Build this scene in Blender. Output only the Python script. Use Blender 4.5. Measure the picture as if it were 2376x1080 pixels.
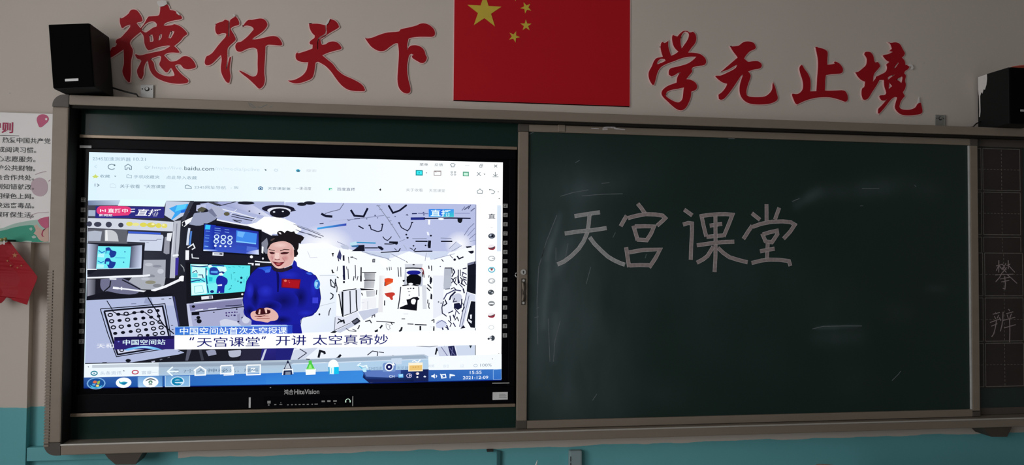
import bpy, bmesh, math, random
from mathutils import Vector, Matrix
from mathutils.geometry import tessellate_polygon

for o in list(bpy.data.objects):
    bpy.data.objects.remove(o)
random.seed(7)
SC = bpy.context.scene
COL = SC.collection

# ------------------------------------------------------------------ camera, sky, exposure
cam_data = bpy.data.cameras.new('camera')
cam_data.sensor_width = 36.0
cam_data.sensor_fit = 'HORIZONTAL'
cam_data.lens = 1700.0 / 2376.0 * 36.0
cam_data.clip_start = 0.05
cam = bpy.data.objects.new('camera', cam_data)
COL.objects.link(cam)
cam.matrix_world = Matrix(((0.98970627, -0.01122952, -0.14267232, 0.39199),
                           (-0.14292313, -0.02614288, -0.98938846, -2.91539),
                           (0.00738049, 0.99959514, -0.02747873, 1.62333),
                           (0, 0, 0, 1)))
SC.camera = cam

world = bpy.data.worlds.new('sky')
SC.world = world
world.use_nodes = True
wn = world.node_tree.nodes['Background']
wn.inputs['Color'].default_value = (0.95, 0.95, 0.97, 1)
wn.inputs['Strength'].default_value = 7.1

def portal(name, x, y0, y1, z0, z1):
    l = bpy.data.lights.new(name, 'AREA')
    l.shape = 'RECTANGLE'; l.size = abs(y1 - y0); l.size_y = z1 - z0
    l.cycles.is_portal = True
    o = bpy.data.objects.new(name, l); COL.objects.link(o)
    o.location = (x, (y0 + y1) / 2, (z0 + z1) / 2)
    o.rotation_euler = (math.radians(90), 0, math.radians(-90))
WIN = [(-1.7, -3.4, 0.85, 2.95), (-3.95, -5.6, 0.85, 3.05)]
XL, XR, YB, ZC = -2.4, 5.2, -8.5, 3.3
for i, (a, b, c, d) in enumerate(WIN):
    portal('sky_portal', XL - 0.1, a, b, c, d)

SC.view_settings.view_transform = 'Standard'
SC.view_settings.look = 'None'
SC.view_settings.exposure = 0.0
SC.view_settings.gamma = 1.0
SC.view_settings.use_curve_mapping = False
SC.cycles.use_denoising = True
SC.cycles.max_bounces = 10
SC.cycles.diffuse_bounces = 5
SC.cycles.sample_clamp_indirect = 4.0

# ------------------------------------------------------------------ helpers
def lin(rgb):
    return [((v / 255 + 0.055) / 1.055) ** 2.4 if v > 10 else v / 255 / 12.92 for v in rgb]

def mat(name, rgb, rough=0.6, metal=0.0, spec=0.5, grain=0.0, scale=40.0, bump=0.0, stretch=None):
    m = bpy.data.materials.new(name); m.use_nodes = True
    nt = m.node_tree; b = nt.nodes['Principled BSDF']
    b.inputs['Roughness'].default_value = rough
    b.inputs['Metallic'].default_value = metal
    b.inputs['Specular IOR Level'].default_value = spec
    b.inputs['Base Color'].default_value = (*rgb, 1)
    if grain or bump:
        tc = nt.nodes.new('ShaderNodeNewGeometry'); n = nt.nodes.new('ShaderNodeTexNoise')
        n.inputs['Scale'].default_value = scale; n.inputs['Detail'].default_value = 4
        src = tc.outputs['Position']
        if stretch:
            mp = nt.nodes.new('ShaderNodeMapping'); mp.inputs['Scale'].default_value = stretch
            nt.links.new(src, mp.inputs['Vector']); src = mp.outputs['Vector']
        nt.links.new(src, n.inputs['Vector'])
        if grain:
            r = nt.nodes.new('ShaderNodeMixRGB'); r.blend_type = 'MIX'
            r.inputs['Color1'].default_value = (*[v * (1 - grain) for v in rgb], 1)
            r.inputs['Color2'].default_value = (*[min(1, v * (1 + grain)) for v in rgb], 1)
            nt.links.new(n.outputs['Fac'], r.inputs['Fac']); nt.links.new(r.outputs['Color'], b.inputs['Base Color'])
        if bump:
            bp = nt.nodes.new('ShaderNodeBump'); bp.inputs['Strength'].default_value = bump; bp.inputs['Distance'].default_value = 0.002
            nt.links.new(n.outputs['Fac'], bp.inputs['Height']); nt.links.new(bp.outputs['Normal'], b.inputs['Normal'])
    return m

def wloc(p):
    v = Vector((0, 0, 0))
    while p is not None:
        v = v + p.location; p = p.parent
    return v

def link(name, me, mats, parent=None, base=None):
    """mesh given in world coordinates -> one object; its origin is its parent's, or its own base"""
    for m in (mats if isinstance(mats, (list, tuple)) else [mats]):
        me.materials.append(m)
    o = bpy.data.objects.new(name, me); COL.objects.link(o)
    if parent is not None:
        o.parent = parent; off = wloc(parent)
    else:
        off = Vector(base) if base else Vector((0, 0, 0)); o.location = off
    if off.length > 0:
        me.transform(Matrix.Translation(-off))
    return o

def tag(o, label, cat, group=None):
    o['label'] = label; o['category'] = cat
    if group: o['group'] = group
    return o
def struct(o):
    o['kind'] = 'structure'; return o
def thing(name, label, cat, loc, group=None):
    o = bpy.data.objects.new(name, None); o.empty_display_size = 0.05; COL.objects.link(o); o.location = loc
    return tag(o, label, cat, group)

def bm_to_mesh(bm, name, smooth=False):
    bmesh.ops.recalc_face_normals(bm, faces=bm.faces)
    me = bpy.data.meshes.new(name); bm.to_mesh(me); bm.free()
    if smooth:
        for p in me.polygons: p.use_smooth = True
    return me

def add_box(bm, x0, x1, y0, y1, z0, z1, bevel=0.0, mi=0):
    r = bmesh.ops.create_cube(bm, size=1.0)
    vs = r['verts']
    for v in vs:
        v.co = Vector(((x0 + x1) / 2 + v.co.x * (x1 - x0), (y0 + y1) / 2 + v.co.y * (y1 - y0), (z0 + z1) / 2 + v.co.z * (z1 - z0)))
    fs = {f for v in vs for f in v.link_faces}
    for f in fs: f.material_index = mi
    if bevel > 0:
        es = {e for v in vs for e in v.link_edges}
        bmesh.ops.bevel(bm, geom=list(es), offset=bevel, segments=2, profile=0.6, affect='EDGES', clamp_overlap=True)

def box(name, x0, x1, y0, y1, z0, z1, m, parent=None, bevel=0.0):
    bm = bmesh.new(); add_box(bm, x0, x1, y0, y1, z0, z1, bevel)
    return link(name, bm_to_mesh(bm, name), m, parent, None if parent else ((x0 + x1) / 2, (y0 + y1) / 2, z0))

def pairs(flat, k=1e-4):
    return [(flat[i] * k, flat[i + 1] * k) for i in range(0, len(flat), 2)]

def smooth_loop(p, step=3, corner=55.0):
    """closed outline -> smoother outline; sharp corners stay"""
    n = len(p); q = [Vector(a) for a in p]; out = []
    tan = []
    for i in range(n):
        a, b, c = q[i - 1], q[i], q[(i + 1) % n]
        d0, d1 = b - a, c - b
        if d0.length < 1e-9 or d1.length < 1e-9 or math.degrees(d0.angle(d1)) > corner:
            tan.append(None)
        else:
            tan.append((c - a).normalized())
    for i in range(n):
        a, b = q[i], q[(i + 1) % n]; L = (b - a).length
        ch = (b - a) / L if L > 1e-9 else Vector((0, 0))
        t0 = tan[i] if tan[i] is not None else ch
        t1 = tan[(i + 1) % n] if tan[(i + 1) % n] is not None else ch
        for s in range(step):
            t = s / step; h1 = 2*t**3 - 3*t**2 + 1; h2 = t**3 - 2*t**2 + t; h3 = -2*t**3 + 3*t**2; h4 = t**3 - t**2
            out.append(tuple(a * h1 + t0 * (h2 * L) + b * h3 + t1 * (h4 * L)))
    return out

def tess(loops):
    tris = tessellate_polygon([[Vector((x, z, 0)) for x, z in lp] for lp in loops])
    return tris

def add_prism(bm, loops, y0, y1, mi_front=0, mi_side=0):
    """plate with outline loops in (x, z); front face at y0 (towards the room), back at y1"""
    flat = [pt for lp in loops for pt in lp]
    f = [bm.verts.new((x, y0, z)) for x, z in flat]
    b = [bm.verts.new((x, y1, z)) for x, z in flat]
    for t in tess(loops):
        try:
            fc = bm.faces.new([f[i] for i in t]); fc.material_index = mi_front
            bc = bm.faces.new([b[i] for i in reversed(t)]); bc.material_index = mi_side
        except ValueError:
            pass
    k = 0
    for lp in loops:
        n = len(lp)
        for i in range(n):
            j = (i + 1) % n
            try:
                sf = bm.faces.new([f[k + i], f[k + j], b[k + j], b[k + i]]); sf.material_index = mi_side
            except ValueError:
                pass
        k += n

def plate(name, loops, y0, y1, mats, parent=None, smooth=0, base=None):
    lps = [pairs(l) if isinstance(l[0], (int,)) else l for l in loops]
    if smooth: lps = [smooth_loop(l, smooth) for l in lps]
    bm = bmesh.new(); add_prism(bm, lps, y0, y1, 0, 1 if isinstance(mats, (list, tuple)) and len(mats) > 1 else 0)
    if parent is None and base is None:
        xs = [a for l in lps for a, _ in l]; zs = [c for l in lps for _, c in l]
        base = ((min(xs) + max(xs)) / 2, y1, min(zs))
    return link(name, bm_to_mesh(bm, name), mats, parent, base)

def ribbon_pts(pl, w):
    """centre line -> closed outline of a band w wide, square ends"""
    P = [Vector(a) for a in pl]; n = len(P); L = []; R = []
    for i in range(n):
        d = Vector((0, 0))
        if i > 0: d += (P[i] - P[i-1]).normalized()
        if i < n - 1: d += (P[i+1] - P[i]).normalized()
        if d.length < 1e-6: d = (P[i] - P[i-1])
        d.normalize(); nn = Vector((-d.y, d.x))
        k = 1.0
        if 0 < i < n - 1:
            c = (P[i] - P[i-1]).normalized().dot(d); k = 1 / max(c, 0.6)
        L.append(P[i] + nn * (w / 2 * k)); R.append(P[i] - nn * (w / 2 * k))
    return L, R

def add_ribbon(bm, pl, w, y0, y1, mi=0):
    L, R = ribbon_pts(pl, w)
    for a, b in zip(range(len(L) - 1), range(1, len(L))):
        q = [L[a], L[b], R[b], R[a]]
        f = [bm.verts.new((v.x, y0, v.y)) for v in q]; g = [bm.verts.new((v.x, y1, v.y)) for v in q]
        bm.faces.new(f).material_index = mi
        for i in range(4):
            bm.faces.new([f[i], g[i], g[(i+1) % 4], f[(i+1) % 4]]).material_index = mi

def add_tube(bm, pts, r, seg=8, mi=0, r1=None):
    P = [Vector(p) for p in pts]; rings = []
    for i, p in enumerate(P):
        d = (P[min(i+1, len(P)-1)] - P[max(i-1, 0)]).normalized()
        u = d.cross(Vector((0, 0, 1)));
        if u.length < 1e-4: u = d.cross(Vector((1, 0, 0)))
        u.normalize(); v = d.cross(u)
        rr = r if r1 is None else r + (r1 - r) * i / (len(P) - 1)
        rings.append([bm.verts.new(p + (u * math.cos(a) + v * math.sin(a)) * rr) for a in [2 * math.pi * k / seg for k in range(seg)]])
    for a, b in zip(rings, rings[1:]):
        for k in range(seg):
            f = bm.faces.new([a[k], a[(k+1) % seg], b[(k+1) % seg], b[k]]); f.smooth = True; f.material_index = mi
    bm.faces.new(list(reversed(rings[0]))).material_index = mi; bm.faces.new(rings[-1]).material_index = mi

def tube(name, pts, r, m, parent=None, seg=8, r1=None, base=None):
    bm = bmesh.new(); add_tube(bm, pts, r, seg, 0, r1)
    return link(name, bm_to_mesh(bm, name), m, parent, base or (None if parent else pts[0]))

def disc_loop(cx, cz, r, n=20, rz=None):
    rz = rz or r
    return [(cx + r * math.cos(2*math.pi*k/n), cz + rz * math.sin(2*math.pi*k/n)) for k in range(n)]

_cu = bpy.data.curves.new('lettering', 'FONT'); _ob = bpy.data.objects.new('lettering', _cu)
def glyphs(text, bold=0.0, shear=0.0):
    """triangles of a line of lettering, scaled into the unit square"""
    _cu.body = text; _cu.offset = bold; _cu.shear = shear; _cu.resolution_u = 3
    COL.objects.link(_ob)
    me = bpy.data.meshes.new_from_object(_ob)
    COL.objects.unlink(_ob)
    vs = [(v.co.x, v.co.y) for v in me.vertices]; fs = [list(p.vertices) for p in me.polygons]
    bpy.data.meshes.remove(me)
    if not vs: return [], []
    x0 = min(a for a, _ in vs); x1 = max(a for a, _ in vs); y0 = min(b for _, b in vs); y1 = max(b for _, b in vs)
    return [((a - x0) / (x1 - x0), (b - y0) / (y1 - y0)) for a, b in vs], fs

def lettering(name, text, x0, z0, x1, z1, y, m, parent, bold=0.0, shear=0.0):
    vs, fs = glyphs(text, bold, shear)
    me = bpy.data.meshes.new(name)
    me.from_pydata([(x0 + u * (x1 - x0), y, z0 + v * (z1 - z0)) for u, v in vs], [], [f for f in fs])
    return link(name, me, m, parent)

# ------------------------------------------------------------------ materials
def wall_paint():
    m = bpy.data.materials.new('wall_paint'); m.use_nodes = True
    nt = m.node_tree; b = nt.nodes['Principled BSDF']; N = nt.nodes.new; L = nt.links.new
    g = N('ShaderNodeNewGeometry'); sx = N('ShaderNodeSeparateXYZ'); L(g.outputs['Position'], sx.inputs[0])
    def math_(op, a, b_=None, c=None):
        n = N('ShaderNodeMath'); n.operation = op
        for i, v in enumerate((a, b_, c)):
            if v is None: continue
            if isinstance(v, (int, float)): n.inputs[i].default_value = v
            else: L(v, n.inputs[i])
        return n.outputs[0]
    ns = N('ShaderNodeTexNoise'); ns.inputs['Scale'].default_value = 7; ns.inputs['Detail'].default_value = 5
    mp = N('ShaderNodeMapping'); mp.inputs['Scale'].default_value = (1, 1, 0.1)
    L(g.outputs['Position'], mp.inputs['Vector']); L(mp.outputs['Vector'], ns.inputs['Vector'])
    # the teal dado: its edge is higher left of the board, ragged below it
    step = math_('LESS_THAN', sx.outputs['X'], -0.60)
    gap = math_('LESS_THAN', sx.outputs['X'], -0.445)
    edge = math_('ADD', math_('MULTIPLY', step, 0.137), 0.833)
    edge = math_('ADD', edge, math_('MULTIPLY', gap, 0.07))
    edge = math_('ADD', edge, math_('MULTIPLY', ns.outputs['Fac'], 0.022))
    teal = math_('LESS_THAN', sx.outputs['Z'], edge)
    n2 = N('ShaderNodeTexNoise'); n2.inputs['Scale'].default_value = 2.2; n2.inputs['Detail'].default_value = 6
    L(g.outputs['Position'], n2.inputs['Vector'])
    w = N('ShaderNodeMixRGB'); w.inputs['Color1'].default_value = (0.60, 0.535, 0.47, 1); w.inputs['Color2'].default_value = (0.66, 0.59, 0.525, 1)
    L(n2.outputs['Fac'], w.inputs['Fac'])
    t = N('ShaderNodeMixRGB'); t.inputs['Color1'].default_value = (0.135, 0.43, 0.465, 1); t.inputs['Color2'].default_value = (0.165, 0.49, 0.52, 1)
    L(n2.outputs['Fac'], t.inputs['Fac'])
    mx = N('ShaderNodeMixRGB'); L(teal, mx.inputs['Fac']); L(w.outputs[0], mx.inputs['Color1']); L(t.outputs[0], mx.inputs['Color2'])
    # small scuffs and chips in the plaster
    vo = N('ShaderNodeTexVoronoi'); vo.inputs['Scale'].default_value = 9; L(g.outputs['Position'], vo.inputs['Vector'])
    chip = math_('MULTIPLY', math_('LESS_THAN', vo.outputs['Distance'], 0.022), 0.35)
    mc = N('ShaderNodeMixRGB'); L(chip, mc.inputs['Fac']); L(mx.outputs[0], mc.inputs['Color1']); mc.inputs['Color2'].default_value = (0.2, 0.19, 0.18, 1)
    L(mc.outputs[0], b.inputs['Base Color'])
    b.inputs['Roughness'].default_value = 0.75; b.inputs['Specular IOR Level'].default_value = 0.25
    n3 = N('ShaderNodeTexNoise'); n3.inputs['Scale'].default_value = 60; L(g.outputs['Position'], n3.inputs['Vector'])
    bp = N('ShaderNodeBump'); bp.inputs['Strength'].default_value = 0.12; bp.inputs['Distance'].default_value = 0.003
    L(n3.outputs['Fac'], bp.inputs['Height']); L(bp.outputs['Normal'], b.inputs['Normal'])
    return m

def board_paint(name, dusty):
    m = mat(name, (0.012, 0.031, 0.025), 0.42 if dusty else 0.13, 0, 0.32 if dusty else 0.12, 0.18, 3.0)
    if dusty:
        nt = m.node_tree; b = nt.nodes['Principled BSDF']; N = nt.nodes.new; L = nt.links.new
        at = N('ShaderNodeAttribute'); at.attribute_name = 'dust'
        ns = N('ShaderNodeTexNoise'); ns.inputs['Scale'].default_value = 9; ns.inputs['Detail'].default_value = 6
        g = N('ShaderNodeNewGeometry'); mp = N('ShaderNodeMapping'); mp.inputs['Scale'].default_value = (1, 1, 0.35)
        L(g.outputs['Position'], mp.inputs['Vector']); L(mp.outputs['Vector'], ns.inputs['Vector'])
        mu = N('ShaderNodeMath'); mu.operation = 'MULTIPLY'; L(at.outputs['Fac'], mu.inputs[0])
        mr = N('ShaderNodeMapRange'); mr.inputs['From Min'].default_value = 0.25; mr.inputs['From Max'].default_value = 0.75
        mr.inputs['To Min'].default_value = 0.25; mr.inputs['To Max'].default_value = 0.8
        L(ns.outputs['Fac'], mr.inputs['Value']); L(mr.outputs[0], mu.inputs[1])
        mx = N('ShaderNodeMixRGB'); src = b.inputs['Base Color'].links[0].from_socket
        L(mu.outputs[0], mx.inputs['Fac']); L(src, mx.inputs['Color1']); mx.inputs['Color2'].default_value = (0.27, 0.345, 0.385, 1)
        L(mx.outputs[0], b.inputs['Base Color'])
    return m

def chalk(name, rgb):
    m = mat(name, rgb, 0.9, 0, 0.1)
    nt = m.node_tree; b = nt.nodes['Principled BSDF']; N = nt.nodes.new; L = nt.links.new
    g = N('ShaderNodeNewGeometry'); ns = N('ShaderNodeTexNoise'); ns.inputs['Scale'].default_value = 90; ns.inputs['Detail'].default_value = 3
    L(g.outputs['Position'], ns.inputs['Vector'])
    mx = N('ShaderNodeMixRGB'); mx.inputs['Color1'].default_value = (*[v * 0.6 for v in rgb], 1); mx.inputs['Color2'].default_value = (*[min(1, v * 1.35) for v in rgb], 1)
    L(ns.outputs['Fac'], mx.inputs['Fac']); L(mx.outputs[0], b.inputs['Base Color'])
    return m

def screen_material():
    m = bpy.data.materials.new('lit_screen'); m.use_nodes = True
    nt = m.node_tree; nt.nodes.clear(); N = nt.nodes.new
    at = N('ShaderNodeAttribute'); at.attribute_name = 'shade'
    e = N('ShaderNodeEmission'); e.inputs['Strength'].default_value = 1.03
    o = N('ShaderNodeOutputMaterial')
    nt.links.new(at.outputs['Color'], e.inputs['Color']); nt.links.new(e.outputs[0], o.inputs['Surface'])
    return m

M_WALL = wall_paint()
M_CEIL = mat('ceiling_white', (0.55, 0.54, 0.52), 0.9, 0, 0.2, 0.04, 3)
M_FLOOR = mat('floor_terrazzo', (0.30, 0.28, 0.26), 0.5, 0, 0.4, 0.25, 60)
M_ROOM = mat('room_paint', (0.45, 0.44, 0.43), 0.85, 0, 0.2, 0.05, 3)
M_WINF = mat('window_white', (0.7, 0.7, 0.7), 0.5)
M_BRONZE = mat('champagne_aluminium', (0.26, 0.215, 0.168), 0.5, 0.12, 0.4, 0.10, 30, 0.0, (0.3, 1, 1))
M_TRIM = mat('bronze_trim', (0.30, 0.23, 0.165), 0.35, 0.4, 0.5, 0.10, 20)
M_CAP = mat('brown_plastic_cap', (0.085, 0.072, 0.06), 0.5, 0, 0.4, 0.1, 30)
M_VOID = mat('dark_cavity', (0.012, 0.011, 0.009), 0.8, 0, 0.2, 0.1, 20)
M_BOARD = board_paint('green_board', False)
M_BOARD_D = board_paint('green_board_chalky', True)
M_RBOARD = mat('green_board_side', (0.018, 0.036, 0.03), 0.45, 0, 0.4, 0.2, 5)
M_BEZEL = mat('black_bezel', (0.003, 0.003, 0.0045), 0.38, 0, 0.06, 0.15, 30)
M_GLASSB = mat('black_glass', (0.002, 0.002, 0.004), 0.2, 0, 0.08, 0.1, 5)
M_PRINT = mat('grey_print', (0.42, 0.42, 0.41), 0.6, 0, 0.3, 0.1, 200)
M_PRINTD = mat('dark_print', (0.06, 0.06, 0.06), 0.6)
M_LOGO = mat('silver_lettering', (0.65, 0.65, 0.65), 0.45, 0, 0.5, 0.05, 100)
M_STICK = mat('white_sticker', (0.8, 0.8, 0.8), 0.7, 0, 0.3, 0.1, 80)
M_RED = mat('red_acrylic', (0.38, 0.006, 0.013), 0.5, 0, 0.2, 0.06, 8)
M_EDGE = mat('pale_halo_edge', (0.86, 0.58, 0.56), 0.7)  # pale halo tint round the characters and the flag
M_PEEL = mat('peeled_white_backing', (0.72, 0.69, 0.66), 0.8, 0, 0.2, 0.1, 60)
M_FLAG = mat('red_flag_print', (0.52, 0.007, 0.016), 0.5, 0, 0.22, 0.04, 4)
M_GOLD = mat('gold_star', (0.66, 0.50, 0.055), 0.5, 0, 0.4, 0.06, 20)
M_BLACK = mat('black_vinyl', (0.008, 0.009, 0.009), 0.6, 0, 0.2, 0.2, 60)
M_CLOTH = mat('black_grille_cloth', (0.0025, 0.0025, 0.0025), 0.9, 0, 0.04, 0.3, 300)
M_BADGE = mat('silver_badge', (0.55, 0.55, 0.54), 0.45, 0.3)
M_CABLE = mat('black_cable', (0.014, 0.013, 0.012), 0.5)
M_ZINC = mat('zinc_plate', (0.60, 0.60, 0.58), 0.5, 0.3, 0.5, 0.15, 60)
M_HOLE = mat('dark_hole', (0.03, 0.03, 0.028), 0.7)
M_PAPER = mat('poster_paper', (0.90, 0.875, 0.86), 0.55, 0, 0.35, 0.03, 6)
M_INK = mat('black_ink', (0.07, 0.07, 0.07), 0.7)
M_INKR = mat('crimson_ink', (0.42, 0.02, 0.09), 0.6)
M_PINK = mat('pink_print', (0.62, 0.13, 0.24), 0.6, 0, 0.3, 0.1, 30)
M_PALE = mat('pale_pink_print', (0.58, 0.44, 0.49), 0.6)
M_GREENP = mat('green_print', (0.05, 0.36, 0.24), 0.6, 0, 0.3, 0.12, 12)
M_MINT = mat('mint_print', (0.42, 0.60, 0.52), 0.6)
M_SKINP = mat('skin_print', (0.66, 0.44, 0.36), 0.6)
M_TEAL = mat('teal_paint', (0.15, 0.46, 0.49), 0.6, 0, 0.3, 0.08, 6)
M_GREYT = mat('grey_teal_plastic', (0.28, 0.38, 0.39), 0.5, 0, 0.4, 0.06, 20)
M_CHALK = chalk('white_chalk', (0.38, 0.39, 0.39))
M_CHALKP = chalk('pinkish_chalk', (0.36, 0.295, 0.295))
M_CHEDGE = chalk('chalk_edge', (0.62, 0.58, 0.58))
M_STREAK = chalk('chalk_residue', (0.17, 0.195, 0.205))
M_MAGNET = mat('dark_magnet_sheet', (0.034, 0.027, 0.024), 0.6, 0, 0.35, 0.3, 6)
M_GRID = chalk('grid_line_print', (0.20, 0.19, 0.17))
M_BEIGE = mat('beige_laminate', (0.40, 0.36, 0.31), 0.5, 0, 0.4, 0.1, 10)
M_WOODD = mat('dark_edge_band', (0.02, 0.025, 0.022), 0.5)
M_BRACKET = mat('dark_brown_steel', (0.07, 0.055, 0.042), 0.6, 0, 0.4, 0.15, 20)
M_ORANGE = mat('orange_red_plastic', (0.42, 0.07, 0.04), 0.5)
M_SCREEN = screen_material()
M_GLOWG = bpy.data.materials.new('lit_icon'); M_GLOWG.use_nodes = True
_b = M_GLOWG.node_tree.nodes['Principled BSDF']; _b.inputs['Base Color'].default_value = (0.6, 0.7, 0.62, 1)
_b.inputs['Emission Color'].default_value = (0.62, 0.95, 0.72, 1); _b.inputs['Emission Strength'].default_value = 0.5

# ------------------------------------------------------------------ room shell
def shell(name, boxes, m):
    bm = bmesh.new()
    for b in boxes: add_box(bm, *b)
    return struct(link(name, bm_to_mesh(bm, name), m))
shell('wall_front', [(XL, XR, 0.0, 0.2, 0.0, ZC)], M_WALL)
shell('floor', [(XL - 0.2, XR + 0.2, YB - 0.2, 0.2, -0.1, 0.0)], M_FLOOR)
shell('ceiling', [(XL - 0.2, XR + 0.2, YB - 0.2, 0.2, ZC, ZC + 0.1)], M_CEIL)
shell('wall_back', [(XL, XR, YB - 0.2, YB, 0.0, ZC)], M_ROOM)
shell('wall_right', [(XR, XR + 0.2, YB, 0.2, 0.0, ZC)], M_ROOM)
(a1, b1, c1, d1), (a2, b2, c2, d2) = WIN
shell('wall_left', [(XL - 0.2, XL, YB, 0.2, 0, c1), (XL - 0.2, XL, YB, 0.2, d1, ZC), (XL - 0.2, XL, a1, 0.2, c1, d1),
                    (XL - 0.2, XL, a2, b1, c1, d1), (XL - 0.2, XL, YB, b2, c1, d1)], M_ROOM)
for i, (a, b, c, d) in enumerate(WIN):
    bm = bmesh.new(); x0, x1 = XL - 0.14, XL - 0.07
    for q in ((b, b + 0.05, c, d), (a - 0.05, a, c, d), (b, a, c, c + 0.05), (b, a, d - 0.05, d), ((a + b) / 2 - 0.03, (a + b) / 2 + 0.03, c, d), (b, a, 2.25, 2.3)):
        add_box(bm, x0, x1, q[0], q[1], q[2], q[3])
    struct(link('window_%d' % (i + 1), bm_to_mesh(bm, 'window'), M_WINF))
# shallow pier left of the board
shell('trim_1', [(XL, -0.958, -0.030, 0.0, 0.0, 1.76)], M_WALL)

# ------------------------------------------------------------------ chalkboard: outer frame and fixed panels
FX0, FX1, FZ0, FZ1, FY = -0.866, 3.20, 0.893, 2.179, -0.100
RW = 0.054
board = thing('chalkboard', 'wide wall-mounted chalkboard case with champagne aluminium frame and fixed green strips', 'chalkboard', (1.15, 0, FZ0))
box('backing_panel', FX0 + 0.02, FX1 - 0.02, -0.004, -0.001, FZ0 + 0.01, FZ1 - 0.01, M_VOID, board)
box('frame_rail', FX0 + RW, FX1 - RW, FY, -0.001, FZ1 - 0.036, FZ1, M_BRONZE, board, 0.004)
box('frame_rail', FX0 + RW, FX1 - RW, FY, -0.001, FZ0, FZ0 + 0.038, M_BRONZE, board, 0.004)
box('frame_stile', FX0, FX0 + RW, FY, -0.001, FZ0 + 0.045, FZ1 - 0.045, M_BRONZE, board, 0.005)
box('frame_stile', FX1 - RW, FX1, FY, -0.001, FZ0 + 0.045, FZ1 - 0.045, M_BRONZE, board, 0.005)
def cap(cx, cz, sx, sz):
    w, h, r = RW, 0.045, 0.040
    pts = [(cx, cz + sz * h), (cx, cz + sz * r)]
    ox, oz = cx + sx * r, cz + sz * r
    for k in range(1, 8):
        a = math.pi / 2 * k / 8
        pts.append((ox - sx * r * math.cos(a), oz - sz * r * math.sin(a)))
    pts += [(cx + sx * r, cz), (cx + sx * w, cz), (cx + sx * w, cz + sz * h)]
    plate('corner_cap', [pts], FY - 0.001, -0.001, M_CAP, board)
cap(FX0, FZ1, 1, -1); cap(FX0, FZ0, 1, 1); cap(FX1, FZ1, -1, -1); cap(FX1, FZ0, -1, 1)
box('stile_shade_plate', FX0 + RW, FX0 + RW + 0.003, FY + 0.002, -0.005, FZ0 + 0.04, FZ1 - 0.037, M_VOID, board)  # black plate added to paint the shade on the stile's inner side
# added ribs standing for a rippled reflection on the left stile's edge
bm = bmesh.new()
for k in range(58):
    z = 1.545 - k * 0.0108
    add_box(bm, FX0 - 0.0005, FX0 + 0.016, FY - 0.0035, FY + 0.004, z - 0.0032, z + 0.0032)
o = link('reflection_ribs', bm_to_mesh(bm, 'reflection_ribs'), M_BRONZE, board); o['kind'] = 'stuff'
box('upper_panel', -0.797, 0.90, -0.030, -0.006, 2.040, 2.142, M_BOARD, board)
box('lower_panel', -0.818, 0.90, -0.030, -0.006, 0.931, 1.020, M_BOARD, board)
box('panel_trim', -0.800, 0.826, -0.037, -0.006, 2.034, 2.046, M_TRIM, board, 0.002)
box('panel_trim', -0.826, 0.826, -0.037, -0.006, 1.014, 1.026, M_TRIM, board, 0.002)
box('panel_trim', -0.820, -0.817, -0.034, -0.006, 2.05, 2.13, M_BRONZE, board)
box('slide_track', FX0 + RW, FX1 - RW, -0.090, -0.070, FZ1 - 0.046, FZ1 - 0.037, M_VOID, board)
# fixed panel at the right end, behind the sliding board
box('right_panel', 1.0, 3.14, -0.030, -0.006, 0.960, 2.110, M_RBOARD, board)
box('right_panel_rail', 1.0, 3.14, -0.034, -0.006, 2.105, 2.142, M_CAP, board, 0.002)
box('right_panel_rail', 1.0, 3.14, -0.034, -0.006, 0.932, 0.962, M_CAP, board, 0.002)
box('rail_lip_highlight', FX0 + RW, FX1 - RW, FY - 0.0022, FY + 0.006, FZ0 + 0.0335, FZ0 + 0.0395, mat('aluminium_lip_highlight', (0.52, 0.49, 0.44), 0.4, 0.25, 0.5, 0.1, 30), board, 0.0015)  # lip colour lightened to show light caught on the rail's top edge
# supports under the frame
for x0, x1 in ((-0.668, -0.540), (2.835, 2.972)):
    plate('support_bracket', [[(x0, 0.893), (x0 + 0.012, 0.876), (x0 + 0.038, 0.852), (x1 - 0.024, 0.850), (x1, 0.893)]], -0.092, -0.001, M_BRACKET, board)

bm = bmesh.new()
for i, s in enumerate([[-1936,21731,-1873,21604,-1749,21545,-1657,21564],[-1596,21582,-1472,21554,-1381,21622,-1258,21675],[-1164,21582,-1072,21633],[-1875,21701,-1719,21594]]): add_ribbon(bm, pairs(s), 0.0016, FY - 0.0006 - 0.00003 * i, FY)
link('chalk_scribble', bm_to_mesh(bm, 'chalk_scribble'), M_STREAK, board)

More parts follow.
